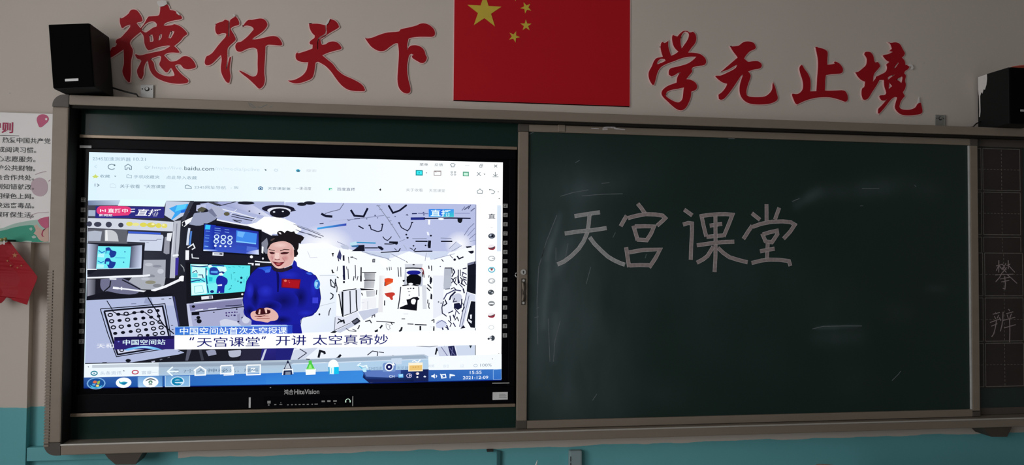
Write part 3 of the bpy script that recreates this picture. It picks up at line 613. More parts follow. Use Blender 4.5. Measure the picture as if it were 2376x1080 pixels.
# ---- the picture on the screen: flat coloured shapes, painted back to front
ART = '''Q|222 243 255 255 255 255 255 255 255 216 240 255|-7700 4331 7700 4331 7700 -4331 -7700 -4331
T|150 178 192 1|-7577 4024 -6249 4168|2345加速浏览器
T|150 178 192 1|-6154 4050 -5725 4172|10.21
L|195 218 228 20|-7425 3860 -7502 3801 -7422 3742
L|115 138 150 27|-6804 3740 -6903 3701 -7005 3735 -7038 3798 -7008 3867 -6908 3903 -6819 3871
E|90 110 120|-6812 3865 30 30
L|115 138 150 27|-6465 3826 -6340 3917 -6218 3832 -6222 3717 -6279 3715 -6286 3776 -6375 3774 -6380 3713 -6437 3712 -6446 3826
O|190 212 222 20|-5687 3811 67 50
L|190 212 222 20|-5734 3799 -5654 3767 -5560 3854
T|196 216 226 0|-5495 3727 -4404 3873|https://live.
T|85 105 115 1|-4355 3740 -3283 3884|baidu.com
T|208 226 234 0|-3266 3721 -1636 3893|/m/media/pclive
P|90 110 120|-1453 3857 -1376 3824 -1402 3775 -1442 3808
O|195 212 222 20|-1035 3818 67 40
P|205 218 110|-7581 3436 -7501 3465 -7464 3526 -7426 3467 -7344 3442 -7405 3407 -7392 3367 -7461 3385 -7539 3363 -7518 3404
T|130 158 170 1|-7306 3392 -6961 3510|收藏
P|110 135 145|-6820 3470 -6741 3472 -6778 3434
L|160 185 195 20|-6379 3514 -6316 3532 -6294 3505 -6211 3507 -6209 3406 -6377 3412 -6379 3514
T|145 172 184 1|-6140 3394 -5223 3519|手机收藏夹
T|145 172 184 1|-4992 3392 -3902 3521|点此导入收藏
L|100 122 135 24|-7472 3170 -7470 3063
L|100 122 135 24|-7400 3165 -7330 3113 -7398 3064
L|205 222 230 17|-6949 3164 -6830 3177 -6759 3124 -6757 3033 -6946 3040 -6949 3164
T|125 150 162 1|-6607 3026 -5911 3161|关于收看
T|125 150 162 1|-5768 3036 -5018 3165|“天宫课堂
L|120 145 156 24|-4309 3059 -4310 3151 -4246 3186 -4100 3121 -4089 3053 -4309 3059
T|150 172 184 0|-3986 3045 -2845 3174|2345网址导航
T|150 172 184 0|-2681 3070 -2385 3173|- 致
L|60 110 150 27|-1674 3125 -1592 3182 -1508 3128 -1523 3069 -1656 3066 -1674 3125
E|60 110 150|-1590 3113 40 30
T|130 152 164 1|-1324 3063 -488 3166|天宫课堂第
P|60 170 200|-302 3838 -219 3882 -127 3835 -159 3765 -261 3762
P|70 100 120|-275 3804 -208 3840 -146 3793 -207 3771
T|205 215 220 0|86 3770 469 3882|搜索
T|110 120 126 1|4403 4120 4732 4227|菜单
T|130 142 148 1|4987 4113 5315 4231|反馈
L|140 152 160 24|5600 4185 5657 4237 5743 4239 5801 4190 5754 4160 5755 4106 5647 4103 5647 4157 5600 4185
L|205 212 216 17|6185 4170 6365 4175
L|125 135 140 20|6772 4203 6859 4205 6860 4122 6773 4120 6772 4203
L|125 135 140 17|6801 4211 6808 4240 6895 4242 6888 4159
L|110 120 126 24|7352 4228 7470 4129
L|110 120 126 24|7469 4231 7353 4126
R|20 150 155|4254 3731 4530 3945
R|60 236 245|4290 3775 4494 3910
E|20 170 180|4389 3841 30 27
P|120 130 140|4643 3865 4707 3856 4672 3819
L|140 125 125 24|4972 3926 5239 3932 5240 3760 4974 3754 4972 3926
L|140 120 120 27|5061 3874 4990 3909 5221 3914
O|145 155 160 20|5667 3899 34 27
O|145 155 160 20|5793 3902 34 27
O|145 155 160 20|5668 3799 34 27
O|145 155 160 20|5794 3801 34 27
R|90 165 135|6105 3744 6342 3924
R|205 245 225|6141 3773 6307 3881
L|120 132 138 24|6674 3912 6819 3770
L|120 132 138 24|6800 3914 6657 3767
P|110 120 126|6927 3863 7007 3858 6964 3817
L|105 118 124 24|7398 3939 7400 3783
L|105 118 124 24|7319 3843 7400 3780 7479 3847
L|105 118 124 20|7291 3748 7527 3754
T|130 140 148 0|-292 3079 282 3194|一课-百度
P|70 200 160|944 3173 1064 3176 1065 3092 946 3089
E|230 250 240|1024 3119 34 27
T|120 130 150 1|1252 3074 1938 3200|百度直播
P|40 45 50|2848 3141 2907 3198 2932 3142 2908 3099
T|165 175 180 0|3885 3100 4537 3218|关于收看
T|165 175 180 0|4778 3093 5407 3214|天宫课堂
L|120 135 140 24|6680 3172 6734 3202 6788 3254 6842 3204 6897 3177 6880 3075 6699 3079 6680 3172
L|120 135 140 24|7168 3236 7295 3220 7387 3150 7333 3077 7242 3075
P|90 100 105|7150 3254 7222 3241 7168 3200
P|90 100 105|7495 3174 7550 3160 7514 3131
P|90 100 105|7523 2870 7570 2900 7603 2864
Q|236 242 255 196 204 232 240 246 255 225 232 250|-7700 2533 6664 2631 6683 -3374 -7661 -3472
Q|70 72 84 30 32 42 30 32 42 60 62 76|-7700 2523 -3991 2588 -3932 -617 -7655 -620
Q|120 135 165 195 215 235 175 195 220 110 125 160|-7695 2539 -6566 2568 -6635 2380 -7682 2363
P|226 250 255|-6567 2605 -4965 2602 -5034 2357 -6663 2361
R|165 178 200|-7676 1968 -7426 2184
P|196 206 226|-4979 2564 -4086 2555 -4168 2144 -4683 1823 -5028 2037
P|62 165 240|-4870 2290 -4605 2414 -4204 2474 -4061 2335 -4124 2176 -4451 2124 -4743 1869 -4788 1868 -4659 2121
P|90 205 250|-4576 2421 -4234 2464 -4305 2299 -4660 2168
P|40 110 220|-4453 2218 -4067 2335 -4124 2176 -4451 2124
P|46 46 128|-7431 2330 -5108 2355 -5034 2319 -5035 1937 -5130 1926 -7436 1903
PS|226 62 122|-7398 2157 -7358 2282 -7258 2339 -6342 2341 -6209 2269 -6192 2145 -6263 2050 -6394 2023 -7237 2030 -7353 2065
P|226 62 122|-6832 2057 -6278 2044 -6277 2013 -6830 1980
T|255 250 255 3|-7008 2101 -6310 2256|直播中
L|255 250 255 34|-7258 2221 -7256 2122
L|255 250 255 34|-7096 2224 -7094 2125
L|255 250 255 34|-7211 2191 -7147 2155
T|255 250 255 2|-7308 1957 -6845 2050|新闻频
L|250 250 255 31|-6209 2238 -6063 2246
L|250 250 255 31|-6222 2144 -6070 2153
TI|250 250 255 3|-6046 1997 -5148 2253|直播
P|208 213 226|-7681 1890 -6275 1879 -4697 1791 -4720 1430 -6354 1483 -7687 1529
E|62 66 84|-7633 1675 93 99
E|62 66 84|-7344 1663 130 93
E|62 66 84|-6963 1662 106 106
E|62 66 84|-6544 1648 93 87
E|222 214 100|-6242 1693 118 81
E|232 228 150|-6022 1680 124 62
E|222 214 90|-5758 1668 130 81
E|214 206 90|-5478 1662 161 93
E|222 214 90|-5227 1643 99 93
E|226 218 110|-5020 1636 106 87
E|245 240 180|-5420 1694 62 37
E|245 240 180|-5051 1667 43 31
P|96 98 108|-7687 1489 -6310 1465 -6300 962 -7675 980
P|176 184 200|-7670 1396 -7440 1430 -7189 1402 -7239 1046 -7663 1048
PS|196 200 205|-7094 1449 -7022 1466 -6804 1437 -6671 1315 -6607 1036 -7086 1047
P|232 234 236|-7065 1450 -7007 1450 -6979 1064 -7072 1063
P|60 95 210|-6280 1422 -5143 1378 -5141 1310 -6278 1347
P|204 212 232|-6287 1335 -5073 1301 -5042 1223 -5100 698 -5700 706 -5683 1011 -6330 1036
L|120 126 150 22|-5878 1090 -5290 1089 -5262 1133 -5114 1129
L|150 156 176 19|-5642 1014 -5554 1012
P|150 152 166|-4998 1224 -4820 1241 -4823 600 -4926 574 -5031 630
P|230 234 240|-4912 1365 -4734 1383 -4787 1054 -4936 1099
P|184 188 200|-4683 1816 -4440 1845 -4475 1010 -4511 571 -4613 -321 -4796 -337 -4763 569 -4720 1415
L|130 134 150 28|-4577 1730 -4612 883 -4624 570
L|216 220 230 31|-4676 1446 -4733 569
P|62 52 150|-4604 445 -4485 461 -4511 -205 -4609 -212
L|160 165 170 28|-4415 196 -4308 71 -4254 -148
L|236 240 246 74|-4703 522 -4496 555
P|26 28 40|-7690 974 -5714 930 -5724 -44 -7664 -190
Q|190 200 225 60 64 90 66 70 96 190 202 226|-7675 949 -7300 922 -7338 27 -7654 -5
Q|70 76 100 190 200 226 205 215 240 80 90 120|-6172 882 -5787 910 -5799 58 -6208 44
P|118 236 245|-7313 860 -6172 851 -6214 44 -7361 33
PS|30 58 150|-7052 800 -6922 817 -6832 709 -6686 664 -6690 556 -6755 462 -6870 437 -6946 585 -7047 584
PS|30 58 150|-7043 399 -6913 415 -6838 307 -6693 277 -6705 184 -6790 54 -6935 59 -6995 183 -7082 213
P|90 225 240|-7020 692 -6904 693 -6917 585 -7032 584
P|90 225 240|-7026 291 -6911 291 -6923 183 -7038 182
L|40 120 200 37|-7295 706 -7178 614 -7078 676
L|40 120 200 31|-7316 320 -7199 243 -7099 306
P|180 245 250|-7307 582 -7090 584 -7102 445 -7319 459
P|180 245 250|-7327 196 -7096 182 -7108 59 -7339 58
L|60 170 215 25|-6711 432 -6361 428
E|40 120 170|-6381 657 25 25
E|40 120 170|-6417 272 25 25
L|240 244 250 37|-7666 1 -7338 8
L|200 215 240 25|-7338 21 -5814 58
P|36 38 50|-7337 -16 -5798 15 -5488 -74 -5507 -168 -7663 -258
P|166 170 182|-5723 360 -4946 374 -4949 -369 -5139 -618 -5712 -619 -5742 -153
E|190 194 204|-5538 190 137 62
E|138 142 156|-5242 129 155 50
E|196 200 210|-5121 -57 112 93
E|134 138 150|-5441 -245 124 68
E|190 194 204|-5555 -401 112 56
E|140 144 156|-5232 -401 124 74
P|90 92 112|-7658 -344 -6113 -294 -5698 -619 -7658 -620
PS|112 114 140|-7214 -404 -6637 -326 -6227 -433 -5815 -619 -7209 -620
L|240 244 250 68|-7659 -328 -6696 -264 -5705 -231 -5486 -199
P|28 29 38|-7676 -317 -3938 -309 -3879 -3528 -7665 -3474
Q|150 152 168 70 72 84 70 72 84 150 152 168|-7661 -363 -7373 -363 -7374 -1009 -7644 -1009
PS|110 112 140|-7200 -362 -6463 -314 -5754 -716 -5984 -902 -6625 -886 -7031 -840 -7194 -655
P|168 172 182|-6114 -283 -4939 -280 -4978 -560 -5225 -747 -5754 -732 -6227 -438
E|140 138 120|-5466 -468 186 62
E|190 194 204|-5644 -344 155 50
E|130 132 140|-5228 -592 155 68
L|24 25 32 43|-6852 -408 -6877 -624 -7089 -824
L|24 25 32 43|-6461 -376 -6108 -562 -5812 -732
L|240 244 250 56|-7665 -311 -5705 -244
P|230 234 240|-6898 -315 -6651 -327 -6659 -377 -6882 -371
P|24 25 34|-7661 -993 -6974 -794 -6216 -964 -5517 -856 -4661 -888 -4674 -981 -6215 -1041 -6880 -1148 -7111 -1142 -7315 -1055 -7658 -1131
L|240 242 248 81|-6769 -670 -6571 -692
L|236 238 246 56|-6571 -692 -6221 -732 -5753 -797 -5606 -809
L|240 242 248 43|-6470 -639 -6468 -763
L|240 242 248 93|-5430 -794 -4933 -623 -4493 -404 -4242 -309
E|245 247 252|-4346 -325 124 106
PS|22 23 30|-5693 -840 -5548 -763 -5371 -794 -5194 -810 -5074 -919 -5220 -1012 -5336 -1105 -5514 -996 -5677 -934
P|176 186 220|-7673 -1134 -5572 -1027 -4689 -984 -4461 -2089 -4228 -3119 -5176 -3277 -6050 -3420 -7666 -3428
P|190 198 226|-5601 -1042 -4704 -991 -4623 -1340 -5391 -1307
P|150 160 196|-5630 -1058 -5425 -1052 -5361 -1291 -5685 -1244
L|20 22 36 31|-7186 -1449 -6033 -1361 -4944 -1264 -4803 -1962 -4713 -2523
L|20 22 36 31|-7186 -1449 -6913 -2349 -6591 -3207 -5591 -3046 -4623 -2896
P|204 208 232|-7060 -1542 -5022 -1357 -4793 -2491 -4712 -2895 -6549 -3127
L|20 22 36 62|-7051 -1533 -6032 -1435 -5022 -1357 -4892 -1961 -4779 -2460
L|20 22 36 62|-7051 -1533 -6703 -2689 -6549 -3127 -5241 -2914
O|18 20 32 43|-6840 -1672 74 56
E|18 20 32|-6560 -1649 74 56
O|18 20 32 43|-6290 -1628 74 56
E|18 20 32|-6008 -1593 74 56
E|18 20 32|-5737 -1563 74 56
O|18 20 32 43|-5459 -1545 74 56
E|18 20 32|-5195 -1519 74 56
O|18 20 32 43|-6786 -1903 74 56
E|18 20 32|-6512 -1877 74 56
O|18 20 32 43|-6236 -1851 74 56
E|18 20 32|-5966 -1822 74 56
E|18 20 32|-5689 -1792 74 56
E|18 20 32|-5417 -1763 74 56
E|18 20 32|-5153 -1727 68 56
O|18 20 32 43|-6721 -2129 74 56
O|18 20 32 43|-6449 -2106 74 56
E|18 20 32|-6179 -2071 74 56
O|18 20 32 43|-5912 -2042 74 56
O|18 20 32 43|-5646 -2009 74 56
O|18 20 32 43|-5377 -1980 74 56
O|18 20 32 37|-5113 -1945 62 56
E|18 20 32|-6652 -2351 74 56
E|18 20 32|-6383 -2322 74 56
E|18 20 32|-6117 -2287 74 56
O|18 20 32 43|-5849 -2255 74 56
E|18 20 32|-5584 -2220 74 56
O|18 20 32 43|-5323 -2185 74 56
O|18 20 32 43|-5059 -2147 74 56
O|18 20 32 43|-5787 -2451 74 50
E|18 20 32|-5524 -2428 68 50
O|18 20 32 43|-5261 -2384 74 56
O|18 20 32 43|-5002 -2349 74 56
O|18 20 32 37|-6414 -2969 68 50
L|18 20 32 31|-6967 -1148 -6817 -1395 -6742 -1549 -6580 -1649 -6260 -1693 -5971 -1584 -5679 -1554 -5411 -1757 -5113 -1960 -4934 -2086
L|18 20 32 40|-5543 -1027 -5361 -1338 -5209 -1556 -5115 -1836 -4949 -2085 -4603 -2384
L|18 20 32 25|-4904 -2086 -4749 -2507
L|40 44 60 28|-5071 -1090 -4968 -1090
L|40 44 60 28|-4806 -1072 -4717 -1072
L|40 44 60 25|-4713 -2072 -4639 -2072
L|40 44 60 25|-4680 -2227 -4621 -2228
L|90 96 130 19|-6123 -1267 -5948 -1262
E|20 22 30|-6182 -3357 93 62
L|20 22 30 37|-7077 -3427 -6919 -3423
L|40 44 60 25|-4443 -3048 -4369 -3039
P|60 64 110|-4659 -997 -4600 -997 -4401 -2089 -4461 -2089
P|24 24 40|-4180 -1248 -3920 -1248 -3905 -2093 -4104 -2091
P|22 23 30|-5582 -3457 -4228 -3134 -3888 -3029 -3879 -3528 -5581 -3504
P|180 184 205|-5379 -3399 -5262 -3369 -5246 -3416 -5348 -3445
P|110 114 130|-5087 -3325 -4999 -3302 -4968 -3389 -5056 -3403
P|190 194 210|-4822 -3282 -4735 -3237 -4703 -3330 -4791 -3376
P|150 154 172|-4617 -3238 -4529 -3193 -4497 -3302 -4585 -3332
P|190 194 210|-4440 -3209 -4381 -3179 -4320 -3289 -4393 -3303
P|46 36 112|-6684 -2489 -5778 -2469 -4566 -2455 -4545 -2953 -6675 -2941
P|26 22 70|-6684 -2489 -5778 -2469 -4566 -2455 -4561 -2571 -6682 -2612
E|120 130 220|-6530 -2654 31 25
PS|116 190 242|-6350 -2963 -6177 -2904 -5945 -2857 -5595 -2824 -5242 -2883 -4990 -2979 -5299 -2957 -5623 -2904 -5943 -2931 -6175 -2987
PS|200 235 250|-5945 -2869 -5595 -2842 -5330 -2882 -5623 -2879
T|222 246 255 3|-6385 -2784 -4898 -2581|中国空间站
T|240 242 250 2|-7283 -2891 -6695 -2720|天和
P|46 36 112|-6692 -2689 -6587 -2690 -6582 -2936 -6675 -2941
P|28 29 40|-4117 2570 -704 2613 -654 -615 -4311 -618
P|60 62 76|-4146 2538 -3982 2557 -4297 1859 -4446 1826
P|172 180 218|-3771 2481 -3261 2569 -704 2607 -683 1300 -1137 1328 -1534 1514 -2032 1693 -3158 1890 -3130 2002 -3618 2373
P|60 62 72|-3577 2570 -3140 2565 -2835 2449 -3137 2413
Q|150 158 204 186 192 226 224 228 246 160 168 208|-3260 2537 -2047 2584 -1117 1998 -2285 2236
L|40 44 60 28|-3077 2414 -2836 2481 -2474 2583
P|190 196 226|-3890 2432 -3560 2469 -3557 2311 -3735 2166 -3900 2211
P|84 84 70|-3857 2275 -3709 2372 -3527 2312 -3645 2184 -3825 2181
L|226 230 244 43|-3075 2319 -2467 2170 -1453 1866
L|240 242 250 50|-3158 1890 -2460 1757 -2032 1693 -1540 1521 -1137 1328
L|40 42 60 31|-2602 2104 -2190 2015 -1792 1951
L|40 42 60 28|-2631 2034 -2189 1936 -1867 1876
L|40 42 60 28|-2583 1898 -2248 1855
L|40 42 60 31|-2537 1867 -2293 1798
E|96 92 70|-2799 2117 106 74
L|222 226 240 25|-2678 2087 -2438 2297
L|222 226 240 25|-1881 1797 -1717 2022
P|196 204 230|-1701 1984 -1424 1930 -1543 1705 -1850 1781
E|30 32 44|-2107 2541 310 62
P|252 254 255|-1426 2042 -694 1972 -685 1412 -862 1458 -1169 1353 -1540 1546 -2094 1714 -1728 1799
E|30 30 48|-922 2337 605 149
E|226 230 244|-890 2274 435 130
E|24 24 36|-858 2178 379 180
E|240 245 255|-1074 2216 43 25
E|240 245 255|-751 2241 37 25
E|50 54 80|-1980 2234 37 25
E|50 54 80|-1611 2144 31 22
PS|148 156 184|-4016 1989 -3944 2132 -3495 2180 -3347 2315 -3131 2033 -3248 1873 -3756 1662 -4145 1704
PS|176 182 206|-3511 2265 -3288 2395 -2985 2320 -2915 2147 -3069 1987 -3160 1963 -3316 2283
P|116 122 150|-3495 2217 -3347 2315 -3146 2033 -3236 2000
P|244 246 250|-4391 1789 -4016 1989 -4087 1799 -4308 1608 -4389 1654
P|30 32 44|-4385 1748 -4297 1828 -4264 1687 -4352 1607
L|210 220 236 81|-4128 1563 -4167 1264 -4190 918
L|80 130 210 62|-4057 1453 -4101 919
L|244 246 250 124|-4187 730 -4186 369
L|230 234 240 43|-4174 824 -3982 967 -3920 826 -4023 762
L|220 224 232 37|-4021 605 -4003 449 -3763 434
P|16 17 26|-3622 1749 -2823 1737 -1516 1531 -1520 1260 -1585 521 -3648 671
Q|26 40 150 40 50 160 56 80 190 60 90 200|-3592 1717 -1637 1465 -1611 591 -3619 718
Q|40 60 180 30 50 170 20 40 150 60 100 210|-3592 1717 -3185 1685 -3199 769 -3619 718
P|56 200 250|-3552 1696 -3372 1682 -3387 1518 -3567 1528
P|66 140 236|-2440 1497 -1685 1385 -1715 978 -2442 1054
P|110 180 250|-2394 1457 -2119 1428 -2207 1221 -2406 1282
P|130 200 250|-2433 1108 -1716 1019 -1715 978 -2442 1054
P|50 80 190|-2430 933 -2080 889 -2108 746 -2443 775
P|80 110 210|-2050 905 -1667 851 -1664 686 -2062 730
L|100 150 230 25|-3542 1459 -3391 1449
L|100 150 230 25|-3554 1302 -3404 1291
L|90 140 220 37|-3567 1207 -3417 1193
L|100 150 230 25|-3580 1081 -3430 1067
L|120 170 240 43|-3577 892 -3441 877
L|120 160 230 22|-3228 1574 -3017 1554
L|120 160 230 22|-3227 1495 -3000 1472
L|120 160 230 22|-3225 1400 -3029 1383
L|120 160 230 22|-2865 1530 -2698 1507
L|120 160 230 22|-2863 1436 -2696 1406
O|210 235 255 37|-3147 1249 78 71
O|210 235 255 37|-2902 1236 78 71
O|210 235 255 37|-2663 1213 74 68
O|210 235 255 37|-3159 1075 78 71
O|210 235 255 37|-2911 1059 78 71
O|210 235 255 37|-2672 1042 74 68
E|230 240 255|-3186 911 43 47
E|230 240 255|-3005 897 40 37
E|230 240 255|-2824 889 40 34
E|200 220 255|-2642 890 34 28
Q|190 220 255 60 100 220 70 110 220 230 240 255|-3613 766 -3169 769 -3077 707 -3612 709
Q|60 90 200 210 220 250 220 230 255 80 110 220|-2076 683 -1620 781 -1604 584 -2075 619
P|236 240 248|-3281 667 -2889 651 -2893 531 -3285 548
L|170 176 190 50|-3226 605 -3045 600
P|70 72 84|-3031 638 -2925 632 -2930 566 -3039 575
E|244 246 250|-1875 500 56 56
P|130 134 150|-1517 1037 -1320 1230 -1254 912 -1279 529 -1497 782
P|240 244 250|-1506 910 -1438 878 -1449 624 -1508 655
P|20 21 28|-1519 623 -1249 625 -1213 275 -1521 337
L|240 244 250 43|-1750 336 -1459 306 -1152 291
P|240 242 250|-1993 271 -1789 266 -1793 177 -2001 188
P|240 242 250|-1734 253 -1562 248 -1567 172 -1739 183
E|240 242 250|-1455 439 31 43
P|22 23 30|-4227 286 -1860 226 -1840 -1005 -4176 -1240
P|96 228 236|-4067 215 -1915 173 -1921 -281 -2063 -812 -2790 -872 -4011 -966
P|214 252 250|-4044 203 -3451 206 -3461 122 -4031 144
P|206 250 248|-3997 120 -3529 74 -3533 -309 -4012 -310
L|20 40 110 33|-4043 148 -3723 121 -3450 146 -3405 207
L|20 40 110 43|-3506 74 -3488 -285 -3409 -859
P|100 225 235|-3992 -119 -3806 -123 -3803 -286 -4001 -286
L|20 40 100 28|-3993 -107 -3858 -23 -3811 -106
L|20 40 100 33|-3775 -190 -3627 -190 -3602 -309
L|20 50 130 38|-4043 -453 -3805 -393 -3714 -405
L|20 50 130 28|-4045 -322 -3715 -345 -3531 -453
P|214 252 252|-4031 -501 -3507 -465 -3454 -883 -4000 -955
L|90 200 210 17|-3915 -620 -3642 -584 -3569 -835 -3888 -871 -3915 -620
PS|34 60 160|-3368 51 -3174 100 -3034 -44 -3055 -164 -3215 -200 -3376 -165
P|90 170 240|-3332 -45 -3080 -32 -3090 -128 -3331 -105
P|220 250 252|-3481 -10 -3435 -21 -3443 -213 -3489 -201
P|230 250 255|-3450 170 -3313 195 -3266 123 -3403 75
L|26 50 140 43|-3313 171 -3038 172 -2853 149
P|210 250 250|-3129 124 -2807 125 -2758 -19 -2849 -115 -3034 -44
P|80 230 236|-3454 -249 -3088 -224 -3119 -440 -3439 -464
P|40 190 210|-3397 -261 -3259 -284 -3279 -428 -3394 -428
P|120 236 240|-3461 -524 -3129 -488 -3082 -596 -3123 -836 -3363 -859
E|26 40 120|-3273 -812 71 52
PS|28 40 160|-3121 -308 -3008 -207 -2846 -259 -2730 -355 -2738 -523 -2817 -596 -2836 -860 -3111 -872 -3082 -572 -3129 -500
PS|30 40 130|-3033 -80 -2919 -55 -2826 -91 -2871 -139 -3009 -140
PS|240 250 250|-3032 -140 -2941 -96 -2871 -187 -2962 -212 -3031 -193
P|230 240 250|-3082 -560 -2922 -536 -2921 -601 -3070 -605
P|230 240 250|-3043 -836 -2986 -800 -2996 -872
L|60 190 200 24|-2714 102 -2622 90
L|60 190 200 24|-2553 127 -2461 103
L|60 190 200 24|-2346 152 -2252 104
L|60 190 200 28|-2206 80 -2136 92
L|70 190 200 24|-2595 -138 -2580 -355
L|40 150 160 28|-2526 -114 -2457 -90
L|70 190 200 24|-2454 -307 -2452 -403
E|10 60 90|-2227 -294 43 47
E|10 60 90|-2238 -470 38 38
E|20 90 110|-2348 -422 24 21
L|60 190 200 24|-2129 -330 -2127 -475
L|60 190 200 28|-2015 -233 -2036 -354
L|40 150 160 28|-2588 -571 -2575 -619
L|40 150 160 33|-2677 -740 -2586 -672
P|232 234 240|-3658 -998 -3247 -960 -3234 -1070 -3644 -1117
P|120 124 140|-3388 -984 -3270 -974 -3263 -1070 -3382 -1080
E|240 240 246|-2184 -913 38 38
P|168 172 206|-4171 -1269 -2163 -1065 -2083 -1727 -1822 -1824 -1856 -2149 -4069 -2133
P|128 128 170|-4129 -1324 -2197 -1101 -2154 -1354 -4080 -1538
P|196 200 226|-4175 -1269 -4085 -1259 -3933 -2134 -4069 -2133
L|36 36 70 28|-2781 -1352 -2505 -1345 -2182 -1317
L|226 230 244 33|-3853 -1515 -3580 -1480
L|226 230 244 33|-3398 -1469 -3101 -1430
L|24 24 40 38|-3988 -1598 -3009 -1483 -2123 -1378
P|16 17 26|-3992 -1593 -3715 -1575 -3709 -1685 -3981 -1698
E|18 18 26|-3928 -1372 61 47
E|18 18 26|-3746 -1785 71 61
E|18 18 26|-3714 -1921 90 80
L|18 18 26 24|-3881 -1873 -3756 -1857
E|60 40 110|-2749 -1615 33 26
E|60 40 110|-2646 -1604 33 26
E|60 40 110|-2540 -1595 33 26
E|60 40 110|-2443 -1586 33 26
E|60 40 110|-2363 -1586 24 21
E|60 40 100|-2741 -1711 28 33
E|60 40 100|-2664 -1736 38 21
E|60 40 100|-2557 -1700 24 21
E|50 40 100|-2448 -1706 43 31
E|50 40 80|-2376 -1473 33 28
E|80 80 100|-3195 -1590 33 26
PS|206 210 230|-2978 -1914 -2796 -1843 -2542 -1892 -2310 -1966 -2168 -2147 -2905 -2141
P|150 152 186|-2361 -1677 -2258 -1630 -2239 -2062 -2333 -1990
E|60 60 90|-2163 -1798 43 38
E|40 40 70|-2310 -1942 38 33
E|206 210 230|-2034 -1871 142 142
Q|188 197 232 181 189 226 184 192 228 190 198 232|-668 2594 6628 2637 6644 777 -639 722
G|255 255 255 252 254 255|-989 1712 341 341
P|250 252 255|-715 1972 -279 1786 6 1500 -241 1337 -707 1396
E|30 32 44|240 2581 217 68
E|30 32 44|-56 2528 171 68
E|30 30 48|-922 2337 605 149
P|30 30 48|-443 2393 -255 2284 -502 2216
E|226 230 244|-890 2274 435 130
E|24 24 36|-858 2178 379 180
E|240 245 255|-1074 2216 43 25
E|240 245 255|-751 2241 37 25
G|255 255 255 187 195 231|781 978 1182 798
P|250 252 255|-348 968 244 1035 900 1041 1352 860 1504 739 -344 725
G|255 255 255 184 192 228|5995 1024 591 562
P|248 251 255|-345 785 1502 862 2472 684 3329 473 4033 758 4749 513 5808 771 6642 1030 6682 -3499 -282 -3405
Q|250 252 255 240 246 253 222 232 248 232 240 252|-361 -143 1305 -138 1276 -2342 -327 -2390
P|200 210 232|2229 744 3327 690 3268 442 2534 592
P|206 216 238|4747 701 5620 770 5497 580 4874 420
L|60 64 84 24|-211 1672 237 1524 776 1300
L|60 64 84 24|-149 1474 298 1372 688 1238
L|90 94 120 21|-268 1549 149 1401 508 1252
L|60 64 84 24|-176 1336 62 1247
L|120 126 150 18|-360 1762 116 1615 655 1407
L|200 206 222 18|189 729 281 485 549 502
L|130 136 160 27|2800 2548 3188 2025 3438 1655 3689 1253
L|130 136 160 24|2754 2510 2907 2518
L|130 136 160 24|2863 2368 2985 2380
L|130 136 160 24|3157 2071 3280 2073
L|130 136 160 24|3220 1932 3343 1940
L|130 136 160 24|3314 1778 3406 1810
L|20 22 44 77|1784 2339 1923 2116 2272 2090 2426 2417
L|20 22 44 71|3219 2542 3394 2246 3646 2343 3921 2566
L|26 28 50 41|2520 1752 2567 1598 2828 1508 2964 1556 3001 1789
L|26 28 50 38|3636 1850 3730 1674 3963 1552 4054 1662 4129 1869
L|40 42 64 35|3013 1324 3091 1216 3199 1170 3274 1233 3350 1327
E|26 28 50|2505 1749 47 30
E|26 28 50|2992 1796 47 27
E|26 28 50|3636 1860 47 27
E|26 28 50|4138 1882 47 27
L|26 28 48 89|674 2174 855 2085 1095 2070
L|100 104 130 27|809 2176 1033 2257 1362 2345 1480 2526 1509 2588
L|26 28 50 47|2080 1725 2278 1616
L|140 146 180 30|1729 1958 2273 2028 3064 2148
L|60 64 100 35|1925 1992 2137 2004
L|60 64 100 35|620 1790 769 1807
Q|70 180 240 60 70 180 50 60 170 60 160 230|533 1635 1625 1818 1626 1732 534 1565
L|180 186 220 30|978 1887 1668 1973
P|120 126 160|1653 1988 1790 1928 1684 1905
E|90 96 130|2713 2136 33 27
E|90 96 130|3479 2107 27 24
E|90 96 130|2395 1998 24 21
E|90 96 130|2806 2045 24 21
P|80 86 120|3879 2160 3940 2223 3993 2146
L|30 40 90 41|4125 2226 4320 2235
L|120 126 170 35|4358 2245 4762 2235
E|80 90 140|4575 2279 33 27
E|80 90 140|4591 2186 33 27
L|36 46 130 100|4081 2031 4639 2045
L|26 30 60 53|4577 2044 5607 2078 6427 2077
PS|24 26 36|5906 2063 6111 2066 6081 1939 6018 1882 5923 1937
L|150 158 200 35|5794 2266 6394 2275
Q|50 130 235 60 150 240 60 205 200 50 150 240|4775 2417 5761 2427 5764 2118 4779 2110
P|40 110 230|5166 2398 5338 2401 5309 2133 5200 2132
T|235 255 255 3|4855 2136 5668 2393|直播
P|250 252 255|4758 2000 4842 2001 4829 1797 4760 1812
P|240 244 255|4707 1520 4775 1521 4817 1390 4739 1389
E|250 252 255|5263 2038 118 41
L|120 126 160 35|6077 2381 6202 2541
L|90 96 130 47|6171 2414 6359 2559
L|70 76 110 35|6329 2448 6422 2608
L|90 96 130 35|6425 2355 6582 2484
L|120 126 160 27|6180 1404 6367 1690 6571 1883
L|130 136 170 24|6307 1374 6589 1693
L|120 126 160 24|6371 1248 6623 1472
L|150 158 190 24|6404 1154 6641 1220
E|24 26 44|3918 1405 38 33
E|24 26 44|3966 1281 47 33
E|24 26 44|4870 1375 44 35
E|24 26 44|4201 971 33 27
E|24 26 44|4669 988 33 27
L|130 136 165 24|4152 1251 4710 1263
L|130 136 165 24|5255 1284 5678 1273
L|20 22 36 53|4276 1150 4748 1151
L|20 22 36 106|4829 1186 4813 889
P|20 22 36|4773 1186 4868 1014 4744 951
L|20 22 36 53|5266 1156 5711 1160
L|20 22 36 35|3078 1036 3323 1032 3599 1065
